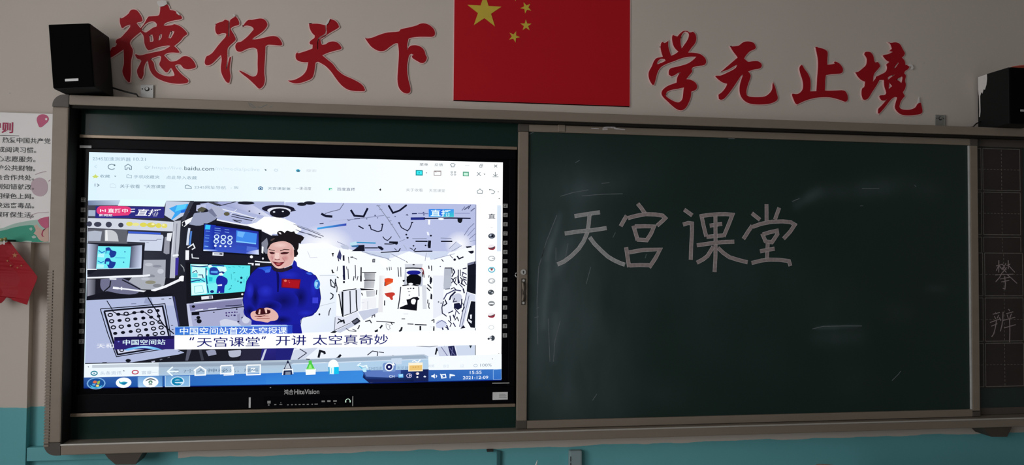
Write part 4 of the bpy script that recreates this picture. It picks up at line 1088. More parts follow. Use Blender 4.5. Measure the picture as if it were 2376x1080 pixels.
L|20 22 36 71|3261 1100 3598 1097
E|20 22 36|3538 1040 47 30
L|60 150 200 53|2012 1082 2748 1064
P|190 225 240|1756 1064 2012 1128 2044 989 1803 926
P|24 26 44|1835 741 2015 866 2044 974 2317 992 2335 745
P|70 120 170|1802 957 2104 990 2075 897 1864 895
L|24 26 44 41|2333 875 2835 879
P|24 26 44|2828 950 2963 936 3065 837 2989 781 2841 873
L|24 26 44 41|2944 703 3326 727 3633 755 3699 873
L|60 62 80 27|3463 862 3556 791
L|24 26 44 41|4234 744 4560 762 4939 765
L|24 26 44 30|4057 889 4172 827
L|24 26 44 38|4203 759 4295 884
L|150 156 186 27|3659 1128 3874 1224
L|170 176 200 24|3815 1005 3940 819
L|150 156 186 24|1288 1106 1621 955
P|190 198 220|1411 953 1651 986 1743 894 1714 802 1503 831
P|205 212 234|5588 864 5868 1149 6090 994 5808 771
L|140 146 176 21|5588 864 5868 1149
L|140 146 176 21|5683 770 6090 994
L|130 136 166 21|2229 729 2900 548 3268 442
L|130 136 166 21|3327 659 3883 383
L|150 156 180 21|4700 700 4657 387
L|150 156 186 21|4998 452 5809 677
P|24 26 44|6241 963 6437 981 6501 934 6280 901
PS|24 26 44|6328 775 6549 802 6559 729 6455 681
L|24 26 44 53|5905 583 5984 474 6157 553
E|24 26 44|5812 441 53 47
L|60 62 90 24|5622 613 5748 488
L|40 42 60 35|5295 454 5374 360
P|60 64 110|1296 553 1389 815 1461 584 1433 400 1282 506
L|30 30 60 35|1327 491 1359 353
L|24 26 60 77|1547 185 1573 -368
L|24 26 44 65|1536 585 1545 370
E|24 26 44|1565 -460 35 35
L|40 42 60 27|1718 525 1745 278
L|40 42 60 30|1709 63 1735 -337
L|60 62 80 24|1647 155 1670 32
L|40 42 60 30|1978 218 2006 -305
L|60 62 80 24|1899 495 2051 434
P|60 62 74|1784 525 1892 541 1905 489 1803 488
L|60 62 80 27|1939 -213 1926 -398
L|60 62 80 27|2090 -213 2061 -367
L|20 22 30 53|1091 637 1169 644
L|20 22 30 35|1130 644 1140 536
L|20 22 30 53|1108 30 1149 -108
L|20 22 30 30|1139 -62 1200 -93
L|60 62 80 24|1316 153 1298 -31
L|20 22 30 35|1292 -246 1362 -291
L|190 200 214 18|648 -201 1246 -191
L|60 64 84 30|1062 -338 1267 -598
E|24 26 34|1069 -369 30 35
L|20 22 30 47|2206 127 2207 -428
L|30 32 40 30|2239 -74 2786 -72
Q|140 142 150 186 188 194 196 198 204 130 132 140|2315 -95 2741 -94 2729 -365 2364 -366
L|30 32 40 35|2304 -382 2744 -375
L|90 92 104 35|2643 438 2719 438 2714 330 2644 330 2643 438
L|40 42 50 30|2658 422 2659 339
PS|255 255 255|2918 378 3054 456 3178 348 3225 193 3119 115 2981 223
L|150 156 170 21|3207 441 3330 380
L|40 42 50 27|3165 100 3196 100 3200 7
L|40 42 50 27|3272 147 3289 7
L|60 62 70 24|3349 147 3359 23
Q|232 90 50 240 140 70 232 110 60 214 60 30|3109 -318 3431 -318 3426 -457 3122 -612
L|60 62 74 35|3609 133 3644 -240
L|60 62 74 30|3717 133 3730 -239
L|24 26 34 27|3915 352 3977 321
P|210 214 224|3869 259 4565 262 4536 75 3887 72
E|40 42 54|4215 235 47 24
P|196 202 214|3887 72 3933 72 3972 -612 3833 -612
P|190 196 212|4443 74 4567 75 4574 -611 4419 -611
L|24 26 36 41|3893 97 4195 104 4542 90
PS|236 240 250|3904 -68 3980 10 4227 58 4459 12 4537 -66 4444 -66 4227 -4 3981 -52
PS|28 32 140|3935 -68 4042 -5 4227 11 4413 -4 4506 -66 4414 -144 4229 -160 4013 -139
PS|12 13 18|4044 -176 4229 -145 4415 -175 4515 -315 4481 -549 3986 -549 3947 -332
L|24 26 34 35|4562 -50 4570 -237
L|190 60 60 35|4520 106 4583 44 4600 -143
L|60 40 50 30|4599 13 4626 -268
L|30 32 44 41|4798 201 4815 76
L|30 32 44 35|4907 201 4916 -2
L|30 32 44 53|4881 -236 4877 -517
L|60 62 80 30|4818 -174 4803 -268
P|180 186 200|5407 110 5689 111 5696 -610 5383 -611
L|40 42 60 35|5423 110 5705 111 5716 -109
L|90 94 120 27|5443 -291 5630 -281
E|90 94 120|5251 172 27 21
P|22 24 38|6317 302 6585 367 6657 399 6654 -673 6332 -673
P|120 124 150|6317 302 6585 373 6585 288 6349 224
L|130 134 160 24|6628 2611 6639 273
L|26 28 60 47|5752 80 5816 -46 5708 -234
L|26 28 60 41|5957 49 5961 -390
L|26 28 60 35|6035 49 6038 -202
L|26 28 60 41|6130 81 6287 113
L|40 42 80 35|6099 -45 6289 -138
L|26 28 60 41|6132 -233 6290 -280
L|40 42 80 35|6162 -44 6101 -233
L|26 28 60 47|5944 -265 6009 -485
L|40 42 80 35|6165 -359 6293 -547
L|26 28 60 35|5818 -265 5695 -485
L|40 42 80 30|6071 -359 6135 -547
P|255 255 255|6650 2643 7697 2645 7700 -672 6667 -673
P|216 230 246|7479 2609 7639 2609 7647 785 7481 784
T|60 70 84 2|7131 2074 7406 2277|直
L|200 205 210 15|7224 1726 7304 1727
E|70 76 90|7269 1384 139 106
E|180 190 205|7227 1415 47 35
E|20 22 30|7291 1384 47 41
E|120 126 140|7269 1305 77 24
E|240 235 240|7272 947 136 106
PS|150 40 56|7126 924 7199 924 7311 941 7406 989 7407 894 7343 840 7232 839 7152 870
PS|70 74 84|7129 939 7231 909 7415 989 7359 910 7231 877
O|176 182 188 35|7276 497 124 89
L|176 182 188 27|7276 504 7410 482
O|70 180 206 35|7280 48 124 95
E|160 40 50|7280 48 41 30
E|90 100 110|7279 92 71 24
O|176 182 188 35|7283 -394 124 89
L|176 182 188 27|7283 -388 7417 -410
L|190 198 210 18|635 -1377 1230 -1226
E|30 34 50|663 -1682 35 41
L|40 42 54 41|1054 -353 1087 -598 1223 -660 1248 -322
L|40 42 54 35|1234 -384 1313 -660 1300 -843
L|30 32 44 41|1061 -859 1166 -935 1153 -1042 1049 -1119
L|60 62 76 35|1084 -1440 1026 -1577 1013 -1730
P|228 232 244|1375 -813 2096 -705 2217 -690 2197 -1490 2077 -1551 1597 -1733 1536 -1671
L|20 22 30 65|1513 -813 1528 -1487 1538 -1794
L|20 22 30 41|1376 -905 1414 -1058 1506 -1671
L|40 42 54 41|1795 -782 1818 -1366 1822 -1642
L|24 26 34 47|2030 -752 2042 -1213 2077 -1551
L|60 62 76 27|1597 -1733 1837 -1657 2107 -1536
L|20 22 30 35|1524 -782 2036 -705
E|24 26 34|1565 -445 41 41
L|24 26 60 77|1552 -168 1572 -322
L|40 42 54 30|1939 -229 1917 -382
L|40 42 54 30|2090 -228 2056 -382
L|20 22 30 59|2204 -197 2207 -413
Q|150 152 160 190 192 198 196 198 204 150 152 160|2317 -197 2742 -196 2728 -350 2364 -351
L|24 26 34 41|2319 -376 2729 -375
Q|160 162 170 196 198 204 206 208 214 170 172 180|2334 -397 2729 -412 2702 -690 2323 -690
P|16 18 24|2171 -684 2429 -705 2718 -721 2673 -751 2218 -767
Q|190 192 200 214 216 222 220 222 228 190 192 200|2400 -782 2764 -767 2736 -998 2433 -1013
L|30 32 40 35|2234 -859 2275 -967
L|24 26 34 30|2810 -751 2797 -937
P|238 240 246|2252 -1090 2798 -1029 2803 -1430 2258 -1521
L|190 194 204 18|2471 -1183 2475 -1491
L|200 204 214 21|2239 -1244 2345 -1244
P|200 206 226|2107 -1582 2924 -1431 2987 -1554 2323 -1921
L|24 26 34 59|1898 -1719 2033 -1689
P|224 228 242|1628 -1794 2077 -1582 2202 -1859 1245 -2312 1267 -1731
P|198 204 224|1231 -2342 2081 -1919 2203 -2012 1456 -2390
P|30 32 44|1856 -1964 2080 -1812 2218 -1951 1993 -2103
P|90 94 110|1901 -1980 2081 -1858 2142 -1944 1977 -2041
L|90 94 110 24|1215 -2311 1841 -2010
L|24 26 34 41|1331 -2037 1480 -1916 1359 -1854
L|24 26 34 59|1450 -1977 1570 -1916 1601 -2039
L|110 114 130 24|1253 -1792 1231 -2342
P|24 26 34|1067 -2387 1215 -2311 1335 -2343 1246 -2403
L|24 26 34 41|2174 -2104 2145 -2196 2101 -2251
L|60 62 76 27|1664 -2223 1785 -2316 2057 -2349
L|60 62 76 27|2056 -2318 1905 -2256
Q|226 226 228 246 246 248 248 248 250 214 214 216|2909 -195 3123 -194 3046 -1369 2879 -1492
PS|226 74 36|3100 -318 3246 -287 3425 -324 3426 -442 3279 -436 3157 -473 3113 -597
L|60 40 44 35|3120 -442 3113 -597
PS|252 244 238|3069 -751 3128 -628 3250 -581 3373 -659 3360 -798 3253 -869 3131 -829
PS|196 60 48|3101 -881 3345 -844 3483 -860 3505 -937 3423 -1005 3440 -1123 3364 -1138 3286 -1030 3194 -1005
L|40 42 50 41|3119 -1153 3113 -1354
P|232 232 236|2918 -937 3040 -937 3049 -1616 2866 -1616
P|250 252 255|3680 -627 3802 -550 4419 -565 4431 -1125 4430 -1560 3629 -1557
PS|12 13 18|3946 -223 4508 -222 4504 -378 4387 -518 4109 -518 3985 -410
L|16 18 26 65|3800 -410 3877 -379
L|16 18 26 41|3787 -581 4110 -540 4419 -590
L|40 42 54 41|3726 -627 3685 -1123 3628 -1495
L|70 72 90 30|4420 -627 4439 -1000
E|245 247 250|4109 -518 95 41
L|60 62 70 27|3973 -705 4050 -705
E|60 62 70|4111 -689 27 27
E|60 62 70|4219 -689 33 30
L|90 92 100 24|4005 -814 4097 -814
E|100 104 110|4059 -953 24 30
P|18 19 26|3689 -1433 3903 -1341 3995 -1310 3947 -1124 4054 -1109 4208 -1031 4393 -1016 4352 -1560 3966 -1512 3705 -1489
PS|250 250 252|4132 -1155 4239 -1093 4317 -1156 4272 -1311 4164 -1295
E|240 242 246|3840 -1248 53 41
P|18 19 26|4346 -1007 4462 -1094 4394 -1156 4332 -1125
P|216 220 228|4543 -564 4713 -564 4739 -1499 4584 -1499
P|30 32 44|4850 -283 4943 -283 4930 -470 4836 -439
L|30 32 44 47|4760 -533 4917 -689
L|30 32 44 41|4730 -658 4855 -783
P|30 32 44|4887 -876 4950 -939 4946 -1126 4874 -1094
L|40 42 54 35|4781 -1125 4774 -1281
L|40 42 54 35|4829 -1250 4815 -1406 4847 -1484
P|232 236 246|4974 -189 5379 -188 5394 -1689 4991 -1874
P|184 190 204|5410 -188 5692 -187 5635 -720 5384 -720
L|60 64 90 27|5447 -720 5634 -704
E|80 84 100|5196 -1220 27 27
E|80 84 100|5296 -1267 27 27
L|70 72 110 47|5388 -1127 5511 -908 5823 -751 6075 -783
L|26 28 60 65|5608 -1190 5669 -1002 5855 -814
P|238 242 252|5343 -1220 5701 -1127 5768 -1566 5394 -1720
L|36 38 66 41|5389 -1189 5329 -1439 5347 -1658 5520 -1783
PS|200 204 224|5700 -1002 5950 -877 6108 -1002 6016 -1222 5765 -1253
L|26 28 60 41|5693 -281 5820 -469
L|26 28 60 47|5943 -186 5962 -500
L|26 28 60 41|6133 -312 6291 -374
L|40 42 80 35|6009 -532 6136 -657
L|26 28 60 53|6152 -689 6201 -877
P|26 28 60|5797 -1284 6016 -1253 6112 -1442 5956 -1535 5798 -1440
L|26 28 60 41|5581 -1659 5768 -1566
L|26 28 60 47|6109 -1097 6081 -1441
L|40 42 80 35|5798 -1440 6020 -1692
L|26 28 60 47|5770 -1722 5834 -1879
L|26 28 60 41|5645 -1753 5678 -1972
L|40 42 80 30|5893 -1535 5833 -1816
P|214 220 238|6295 -830 6628 -956 6630 -1207 6456 -1160 6151 -2256 6025 -2193
L|60 64 100 27|6296 -846 6025 -2193
L|90 94 130 21|6391 -971 6119 -2193
P|20 22 34|6327 -154 6656 -153 6650 -924 6295 -814
P|20 22 34|6472 -1191 6640 -1208 6639 -2244 6466 -2227 6306 -1944
P|240 242 250|6436 -1725 6508 -1719 6500 -1882 6447 -1882
P|236 238 248|6352 -1882 6511 -1977 6496 -2071 6369 -1976
PS|210 216 240|5102 -2062 5209 -1938 5459 -1970 5523 -2127 5337 -2250 5119 -2218
L|90 94 140 24|5117 -2062 5334 -1938 5523 -2064
L|36 38 80 53|5352 -2219 5385 -2313
L|36 38 80 53|5523 -2127 5588 -2315
L|36 38 80 41|5773 -2035 5868 -2192
L|20 22 44 38|5787 -312 5881 -249 5820 -469 5915 -563
L|20 22 44 38|6038 -249 6134 -374 6072 -500 6230 -594
L|26 28 60 35|5666 -720 5791 -657 5886 -751
L|20 22 44 44|5391 -1377 5515 -1283 5451 -1127
L|26 28 60 35|5826 -1065 5765 -1221 5921 -1190
L|20 22 44 35|6142 -1253 6207 -1442 6114 -1598
L|26 28 60 35|5584 -1940 5710 -2066 5649 -2190
L|20 22 44 38|5834 -1941 5927 -1817 5991 -1974
P|24 26 44|6057 -2271 6181 -2131 6261 -2241
L|50 52 90 35|5461 -2189 5556 -2252
L|60 62 76 35|2640 -1830 2654 -1738 2745 -1708 2746 -1800
L|40 42 54 41|2384 -1967 2566 -1922 2628 -2030
L|60 62 70 35|2809 -1961 3144 -1981 3512 -2020
L|30 32 40 35|3358 -1989 3421 -2097
L|24 26 34 65|3039 -2110 2949 -2233
P|24 26 34|2738 -2323 2874 -2263 2875 -2355 2769 -2385
L|24 26 34 71|3790 -2192 3760 -2301 3684 -2362
L|40 42 54 27|3771 -1873 3909 -1874
L|40 42 54 35|4003 -2070 4235 -2081
L|40 42 54 41|4281 -2094 4745 -2115
L|24 26 34 65|4498 -2151 4500 -2322
L|24 26 34 41|4930 -1952 5022 -1905 5024 -2030
L|24 26 34 53|5025 -2170 5021 -2341
L|200 204 212 21|3845 -1682 4030 -1683
L|150 154 160 21|3176 -2049 3193 -2204 3270 -2297 3346 -2236 3299 -2173 3345 -2127 3176 -2049
L|210 214 222 18|4870 -2185 5025 -2201
E|176 182 188|7283 -398 136 100
E|255 255 255|7283 -391 95 65
L|176 182 188 27|7283 -398 7417 -410
E|70 76 84|7255 -840 124 100
E|150 156 160|7213 -802 41 30
E|200 206 210|7309 -862 35 24
E|140 146 150|7281 -1281 136 95
E|246 246 246|7281 -1294 100 30
E|70 74 80|7281 -1345 89 30
E|240 236 240|7285 -1745 136 100
PS|150 36 54|7139 -1760 7253 -1761 7428 -1698 7412 -1793 7349 -1843 7238 -1842 7158 -1807
PS|80 84 92|7138 -1729 7253 -1776 7428 -1692 7349 -1777 7238 -1798
O|214 220 224 27|7282 -2227 100 77
E|60 66 76|7330 -2649 95 106
E|60 66 76|7181 -2673 47 41
E|176 182 190|7260 -2611 47 35
E|240 240 244|7261 -2705 35 30
P|90 96 100|7551 -3249 7622 -3250 7584 -3275
E|80 86 92|7324 -3467 27 27
PS|26 30 158|-1654 84 -1454 122 -1126 154 -996 60 -684 23 -391 177 -314 394 -216 311 -162 128 166 -30 503 -201 598 -373 667 -755 708 -1060 650 -1403 523 -1612 265 -1744 8 -1838 -26 -2066 34 -2389 -536 -2384 -541 -2074 -1836 -2065 -1840 -1866 -2004 -1752 -2100 -1432 -2159 -1131 -2075 -755 -2027 -416 -1850 -113
P|26 28 150|-542 -2043 -26 -2047 35 -2408 -316 -2405 -339 -2075
PS|44 90 214|-1635 84 -1344 123 -1144 135 -1160 40 -1305 -74 -1452 20
PS|60 110 225|-1343 2 -1160 40 -1195 -73 -1359 -93
PS|60 100 220|130 -99 315 -60 428 -144 279 -175
G|12 12 66 26 30 156|-1708 -1019 177 554
G|12 12 70 26 30 156|-1899 -1545 222 259
G|14 14 80 26 30 156|-41 -1021 295 443
G|16 16 92 26 30 156|-665 -1172 554 406
G|14 14 80 26 30 156|-1175 -1360 443 222
G|40 48 196 26 30 156|-1330 -792 295 259
G|36 44 190 26 30 156|-496 -185 443 185
G|38 44 188 26 30 156|153 -1630 332 148
G|36 44 190 26 30 156|435 -678 148 406
G|12 12 72 26 30 156|-727 -1891 406 185
G|40 48 200 26 30 156|-1912 -755 148 332
L|10 12 60 18|-162 128 166 -30 503 -201 598 -373 667 -755 708 -1060 650 -1403 523 -1612 265 -1744 8 -1838 -26 -2066
L|10 12 60 18|-1654 84 -1850 -113 -2027 -416 -2075 -755 -2159 -1131 -2100 -1432 -2004 -1752 -1840 -1866
PS|16 16 90|-959 3 -846 -186 -854 -830 -909 -830 -937 -224
R|60 66 214|397 -1258 609 -1041
P|110 16 36|-752 -318 -44 -344 -90 -709 -761 -656
P|170 22 34|-707 -360 -73 -382 -120 -679 -725 -633
E|226 120 100|-611 -398 52 44
E|214 70 70|-486 -405 26 22
E|214 70 70|-463 -466 26 22
E|90 180 235|563 -533 111 185
E|50 110 205|589 -526 81 148
PS|170 220 250|506 -430 600 -468 546 -640 489 -564
PS|28 22 40|-1144 154 -1015 79 -684 35 -392 188 -353 82 -572 -33 -829 -72 -1050 -16
PS|222 176 170|-1254 836 -1157 989 -884 1105 -590 1089 -404 976 -308 787 -287 615 -328 386 -410 215 -575 126 -831 61 -997 109 -1146 287 -1247 457 -1286 608
PS|28 24 27|-1311 779 -1277 950 -1160 1178 -961 1325 -887 1295 -947 1409 -890 1485 -780 1494 -668 1419 -578 1512 -429 1460 -319 1492 -262 1397 -76 1342 43 1259 19 1160 -36 1113 -71 1006 -138 1036 -150 845 -193 749 -155 635 -213 559 -306 596 -289 730 -366 938 -515 1051 -700 1107 -957 1074 -1157 996 -1239 855
PS|28 24 27|-320 786 -216 787 -212 520 -304 501
PS|230 224 228|-897 1440 -816 1433 -785 1365 -852 1379
PS|80 66 64|-1196 1140 -1069 1217 -1014 1199 -1141 1110
G|240 204 198 222 176 170|-819 952 319 124
G|198 138 138 226 182 176|-1120 494 106 142
G|200 138 136 224 178 172|-635 461 160 142
G|206 150 146 222 176 170|-408 663 89 248
PS|240 204 198|-991 659 -868 660 -847 478 -917 422 -1023 458
L|52 26 30 27|-1236 785 -1151 767 -1019 739
L|52 26 30 30|-825 733 -676 789 -481 780
PS|74 26 32|-1229 684 -1123 694 -1005 655 -1061 613 -1166 618
PS|74 26 32|-814 638 -674 689 -488 666 -585 616 -761 606
L|20 8 12 21|-1211 679 -1114 685 -1017 650
L|20 8 12 25|-806 646 -674 683 -497 670
L|130 70 78 25|-1019 418 -925 393 -825 419
E|120 60 70|-983 407 32 14
E|120 60 70|-872 404 35 14
L|180 110 112 18|-741 478 -669 387 -633 333
L|180 110 112 18|-1094 476 -1118 367 -1091 312
PS|120 34 46|-1091 316 -950 304 -862 286 -651 315 -737 223 -842 153 -930 158 -1011 231
PS|190 100 100|-976 249 -862 268 -773 250 -843 208 -931 207
L|80 20 30 16|-1091 319 -950 295 -862 281 -651 311
PS|236 198 192|-1000 131 -859 131 -736 150 -788 95 -912 85
PS|40 30 48|-1142 185 -1070 112 -982 58 -770 50 -559 114 -384 197 -487 42 -698 -69 -945 -51 -1069 39
PS|226 180 172|-1861 -1640 -1772 -1554 -1591 -1539 -1463 -1566 -1363 -1434 -1210 -1427 -1045 -1492 -896 -1625 -846 -1784 -929 -1897 -1129 -1926 -1238 -1982 -1494 -1932 -1730 -1893 -1837 -1790
PS|60 18 26|-1688 -1614 -1646 -1509 -1502 -1426 -1282 -1480 -1143 -1530 -1152 -1624 -1316 -1669 -1497 -1690 -1625 -1690
L|170 110 105 26|-1714 -1753 -1497 -1736 -1205 -1737
L|170 110 105 26|-1641 -1829 -1422 -1830 -1167 -1832
PS|110 40 44|-1733 -1734 -1497 -1736 -1279 -1680 -1496 -1773
PS|232 190 182|-1374 -1434 -1283 -1454 -1262 -1624 -1316 -1631
PS|232 190 182|-1555 -1490 -1501 -1491 -1516 -1668 -1589 -1667
P|26 27 36|-4553 -2927 -1428 -2962 -288 -2924 -280 -3430 -5324 -3443 -4204 -3079
P|60 62 76|-3701 -2986 -3606 -2971 -3504 -3369 -3599 -3385
PS|150 154 180|-3447 -3022 -3130 -2993 -3063 -3160 -3348 -3222
PS|180 184 205|-2650 -3032 -2202 -3003 -2167 -3171 -2358 -3268 -2583 -3249
P|90 92 110|-4112 -2965 -3954 -2967 -4073 -3378 -4167 -3377
P|40 38 60|-2170 -2970 -1428 -2962 -1453 -3397 -2227 -3403
Q|44 40 130 34 32 120 30 28 100 36 34 110|-1428 -2945 -157 -2926 -149 -3432 -1486 -3413
P|200 206 226|-1330 -2997 -1249 -2981 -1388 -3415 -1469 -3414
P|236 242 254|-274 -2968 6628 -2862 6645 -3371 -420 -3398
P|206 214 232|-235 -3027 649 -2938 78 -3425 -420 -3398
P|34 34 120|-922 -2980 -255 -2968 -382 -3399 -915 -3411
L|60 62 80 35|-44 -2990 208 -3151 -114 -3383
L|24 26 36 85|654 -3334 709 -3078 864 -3119 892 -3198
L|24 26 36 85|1487 -3226 1391 -3343 1295 -3402
L|60 62 76 38|2486 -3258 2681 -3101 2879 -3143 2861 -3303
L|60 62 76 31|2918 -3144 3116 -3166
L|24 26 36 46|3337 -3409 3455 -3290 3674 -3353
L|130 134 150 27|4349 -2927 4872 -2965 5195 -2928
L|24 26 36 61|5097 -3271 5155 -3009
L|24 26 36 61|5175 -3009 5197 -3130
L|120 124 160 31|5276 -2969 5563 -3297
L|120 124 160 31|5438 -2939 5685 -3298
P|200 208 230|5155 -2968 5600 -2941 5726 -3339 5239 -3333
L|120 124 160 31|5317 -2970 5564 -3329
P|34 36 80|5580 -2953 5824 -2927 5938 -3342 5686 -3359
L|110 114 160 23|5642 -3014 5848 -3300
L|110 114 160 23|5763 -2975 5726 -3319
P|206 216 236|5865 -2927 6641 -2911 6645 -3359 5970 -3351
P|24 40 50|6407 -2925 6522 -2926 6466 -3044
L|60 70 80 27|6647 -2251 6657 -3372
P|252 254 255|-4569 -2435 -309 -2412 6684 -2338 6689 -2918 -301 -2958 -4559 -2963
Q|30 90 210 80 110 210 90 120 220 60 130 220|-4550 -2112 -327 -2088 -329 -2405 -4544 -2422
P|140 190 240|-4550 -2112 -327 -2088 -326 -2115 -4549 -2145
P|40 70 190|-497 -2100 -327 -2088 -329 -2405 -499 -2410
T|240 252 255 3|-4383 -2410 -520 -2146|中国空间站首次太空授课
T|24 26 110 1|-3770 -2879 -1513 -2515|天宫课堂
L|24 26 110 46|-3978 -2520 -4018 -2619
L|24 26 110 46|-3884 -2514 -3929 -2620
L|24 26 110 46|-1387 -2510 -1434 -2603
L|24 26 110 46|-1306 -2504 -1353 -2604
T|24 26 110 1|-927 -2854 190 -2470|开讲
T|24 26 110 1|432 -2853 3269 -2462|太空真奇妙
P|236 246 255|-7670 -3452 -5075 -3430 -5064 -4015 -7659 -3970
P|196 206 216|-7399 -3495 -5090 -3463 -5087 -3588 -7397 -3599
P|130 140 150|-7559 -3558 -7511 -3526 -7509 -3591
Q|170 184 200 176 192 208 176 206 230 170 198 224|-5100 -3423 -294 -3403 -286 -3951 -5089 -3972
P|150 166 186|-5099 -3496 -293 -3480 -291 -3598 -5096 -3610
O|40 130 150 39|-7326 -3795 105 72
E|40 130 150|-7326 -3795 26 20
T|175 190 205 0|-7118 -3863 -6383 -3726|头条资讯
P|110 120 130|-6345 -3739 -6309 -3694 -6271 -3740
O|190 70 90 39|-5912 -3778 105 66
T|175 190 205 0|-5689 -3863 -4958 -3733|富豪一天
T|110 130 150 0|-4819 -3835 -4380 -3697|一天
T|100 124 150 0|-4223 -3831 -3876 -3699|7个
T|100 124 150 0|-3782 -3828 -2638 -3686|人神秘
T|100 124 150 0|-2606 -3831 -1544 -3697|光，爆料
Q|184 198 214 196 208 222 180 198 220 176 198 226|-344 -3395 4654 -3245 4828 -3336 4833 -3860
P|176 206 232|-342 -3545 4829 -3429 4833 -3868 -336 -3891
P|158 176 196|-344 -3411 4634 -3285 4715 -3334 4756 -3408 -342 -3537
P|186 208 230|3417 -3410 3814 -3395 3817 -3596 3419 -3606
L|220 232 245 19|-341 -3561 4829 -3441
Q|50 90 160 46 118 210 50 130 220 20 60 140|-7680 -3943 -1235 -3889 -1228 -4328 -7671 -4331
Q|46 118 210 60 140 224 60 140 222 56 136 220|-1266 -3889 2614 -3835 2620 -4331 -1259 -4327
P|24 34 84|2369 -3848 4830 -3836 4835 -4322 2554 -4314 2323 -4112
Q|60 100 180 30 50 120 16 24 60 24 40 100|2287 -3847 4263 -3844 4268 -4312 2455 -4180
P|90 120 190|2369 -3881 3765 -3836 3768 -4103 3274 -4128 2453 -4081
Q|52 100 180 60 120 200 50 110 196 40 90 170|4830 -3836 7700 -3829 7700 -4288 4835 -4322
L|10 30 110 32|-7657 -4331 -1228 -4328 2620 -4331 7700 -4305
L|150 190 230 20|-5810 -3959 -5802 -4319
Q|120 170 220 90 140 200 100 160 220 170 210 245|-5795 -3943 -4956 -3941 -4948 -4331 -5787 -4329
L|20 50 110 26|-4940 -3941 -4933 -4331
Q|110 160 210 120 170 215 140 190 230 130 180 225|-4862 -3933 -4006 -3934 -3998 -4331 -4855 -4331
L|200 225 245 23|-4862 -3933 -4855 -4331 -3992 -4330 -4000 -3927
L|220 235 250 16|-5787 -4329 -4948 -4331
E|120 170 220|-7248 -4166 323 217
E|26 80 150|-7248 -4166 276 184
PS|70 190 230|-7459 -4223 -7245 -4308 -7033 -4231 -7107 -4327 -7243 -4331 -7381 -4322
PS|226 110 70|-7370 -4118 -7311 -4064 -7225 -4082 -7248 -4153 -7324 -4151
PS|150 190 80|-7203 -4098 -7113 -4067 -7140 -4197 -7216 -4195
PS|90 170 225|-7375 -4176 -7263 -4178 -7291 -4249 -7383 -4234
PS|240 210 90|-7241 -4211 -7140 -4219 -7169 -4293 -7260 -4275
PS|246 230 150|-7198 -4228 -7155 -4232 -7172 -4277 -7215 -4267
E|248 252 255|-6305 -4156 270 191
PS|40 165 190|-6470 -4062 -6407 -4135 -6300 -4114 -6161 -4149 -6267 -4235 -6390 -4210 -6453 -4160
PS|30 120 170|-6391 -4168 -6176 -4139 -6282 -4235
E|248 252 255|-5366 -4154 270 191
PS|90 100 110|-5559 -4111 -5483 -4040 -5375 -4009 -5250 -4044 -5171 -4118 -5218 -4101 -5374 -4055 -5497 -4096
E|60 120 100|-5372 -4153 72 66
E|240 250 245|-5372 -4163 33 30
L|90 100 110 23|-5432 -4244 -5308 -4240
E|210 235 250|-4430 -4141 244 178
O|20 130 175 86|-4430 -4141 158 112
L|20 130 175 66|-4561 -4138 -4279 -4133
P|210 235 250|-4373 -4171 -4216 -4161 -4230 -4226 -4356 -4218
L|240 252 255 46|-4787 -3770 -4396 -3776
L|240 252 255 46|-4603 -3601 -4787 -3770 -4603 -3937
L|250 254 255 46|-3861 -3751 -3643 -3599 -3418 -3751
L|250 254 255 46|-3808 -3729 -3810 -3927 -3447 -3916 -3450 -3734
L|250 254 255 46|-2903 -3587 -2497 -3573 -2492 -3866 -2897 -3886 -2903 -3587
L|250 254 255 39|-2794 -3934 -2443 -3926 -2448 -3633
L|250 254 255 46|-1961 -3581 -1476 -3574 -1477 -3932 -1961 -3941 -1961 -3581
L|250 254 255 39|-1820 -3709 -1675 -3695 -1795 -3827 -1657 -3812
P|24 28 60|-494 -3424 -463 -3411 -413 -3535 -316 -3742 -636 -3765 -532 -3561
P|190 200 215|-506 -3534 -439 -3535 -370 -3728 -583 -3738
L|250 252 255 38|-659 -3970 -636 -3773 -302 -3756 -278 -3935
P|28 34 70|-622 -3806 -323 -3797 -305 -3962 -633 -3970
P|130 140 160|-555 -3848 -368 -3843 -366 -3961 -561 -3966
P|76 205 70|288 -3435 404 -3431 414 -3533 516 -3741 207 -3750 298 -3545
P|150 240 130|325 -3587 379 -3588 422 -3726 287 -3732
P|20 24 34|174 -3356 349 -3375 323 -3408 202 -3395
P|250 254 250|180 -3769 562 -3756 555 -3968 197 -3979
P|150 230 130|220 -3737 530 -3730 530 -3769 207 -3775
PS|250 254 255|1015 -3680 1040 -3528 1147 -3424 1283 -3426 1380 -3533 1423 -3686 1233 -3702
P|225 250 255|1029 -3694 1238 -3697 1236 -3968 1060 -3957
P|20 196 240|1238 -3697 1418 -3699 1421 -3954 1242 -3963
P|40 160 210|1029 -3694 1070 -3694 1087 -3949 1046 -3948
L|130 220 240 27|1146 -3737 1144 -3931
L|235 252 255 43|2241 -3559 2119 -3640 2325 -3685 2462 -3659 2491 -3771
L|90 190 225 38|2187 -3669 2298 -3768 2436 -3798
PS|190 236 250|2298 -3768 2435 -3742 2465 -3896 2341 -3894
T|120 150 180 0|2546 -3833 3042 -3702|2345加速
T|120 150 180 0|3611 -3822 4057 -3704|浏览器
P|200 216 236|3398 -3393 3788 -3384 3790 -3623 3401 -3631
PS|120 150 205|3074 -3626 3151 -3558 3456 -3562 3568 -3619 3557 -3899 3086 -3906
E|240 248 255|3319 -3722 167 167
E|26 32 96|3319 -3722 124 124
E|235 245 255|3319 -3722 48 43
P|250 254 255|3455 -3534 3554 -3661 3429 -3673
P|250 240 214|4055 -3570 4607 -3567 4610 -3905 4050 -3907
P|236 196 118|4092 -3677 4588 -3673 4576 -3876 4086 -3880
E|200 150 80|4239 -3747 21 21
E|200 150 80|4337 -3743 21 21
E|200 150 80|4435 -3739 21 21
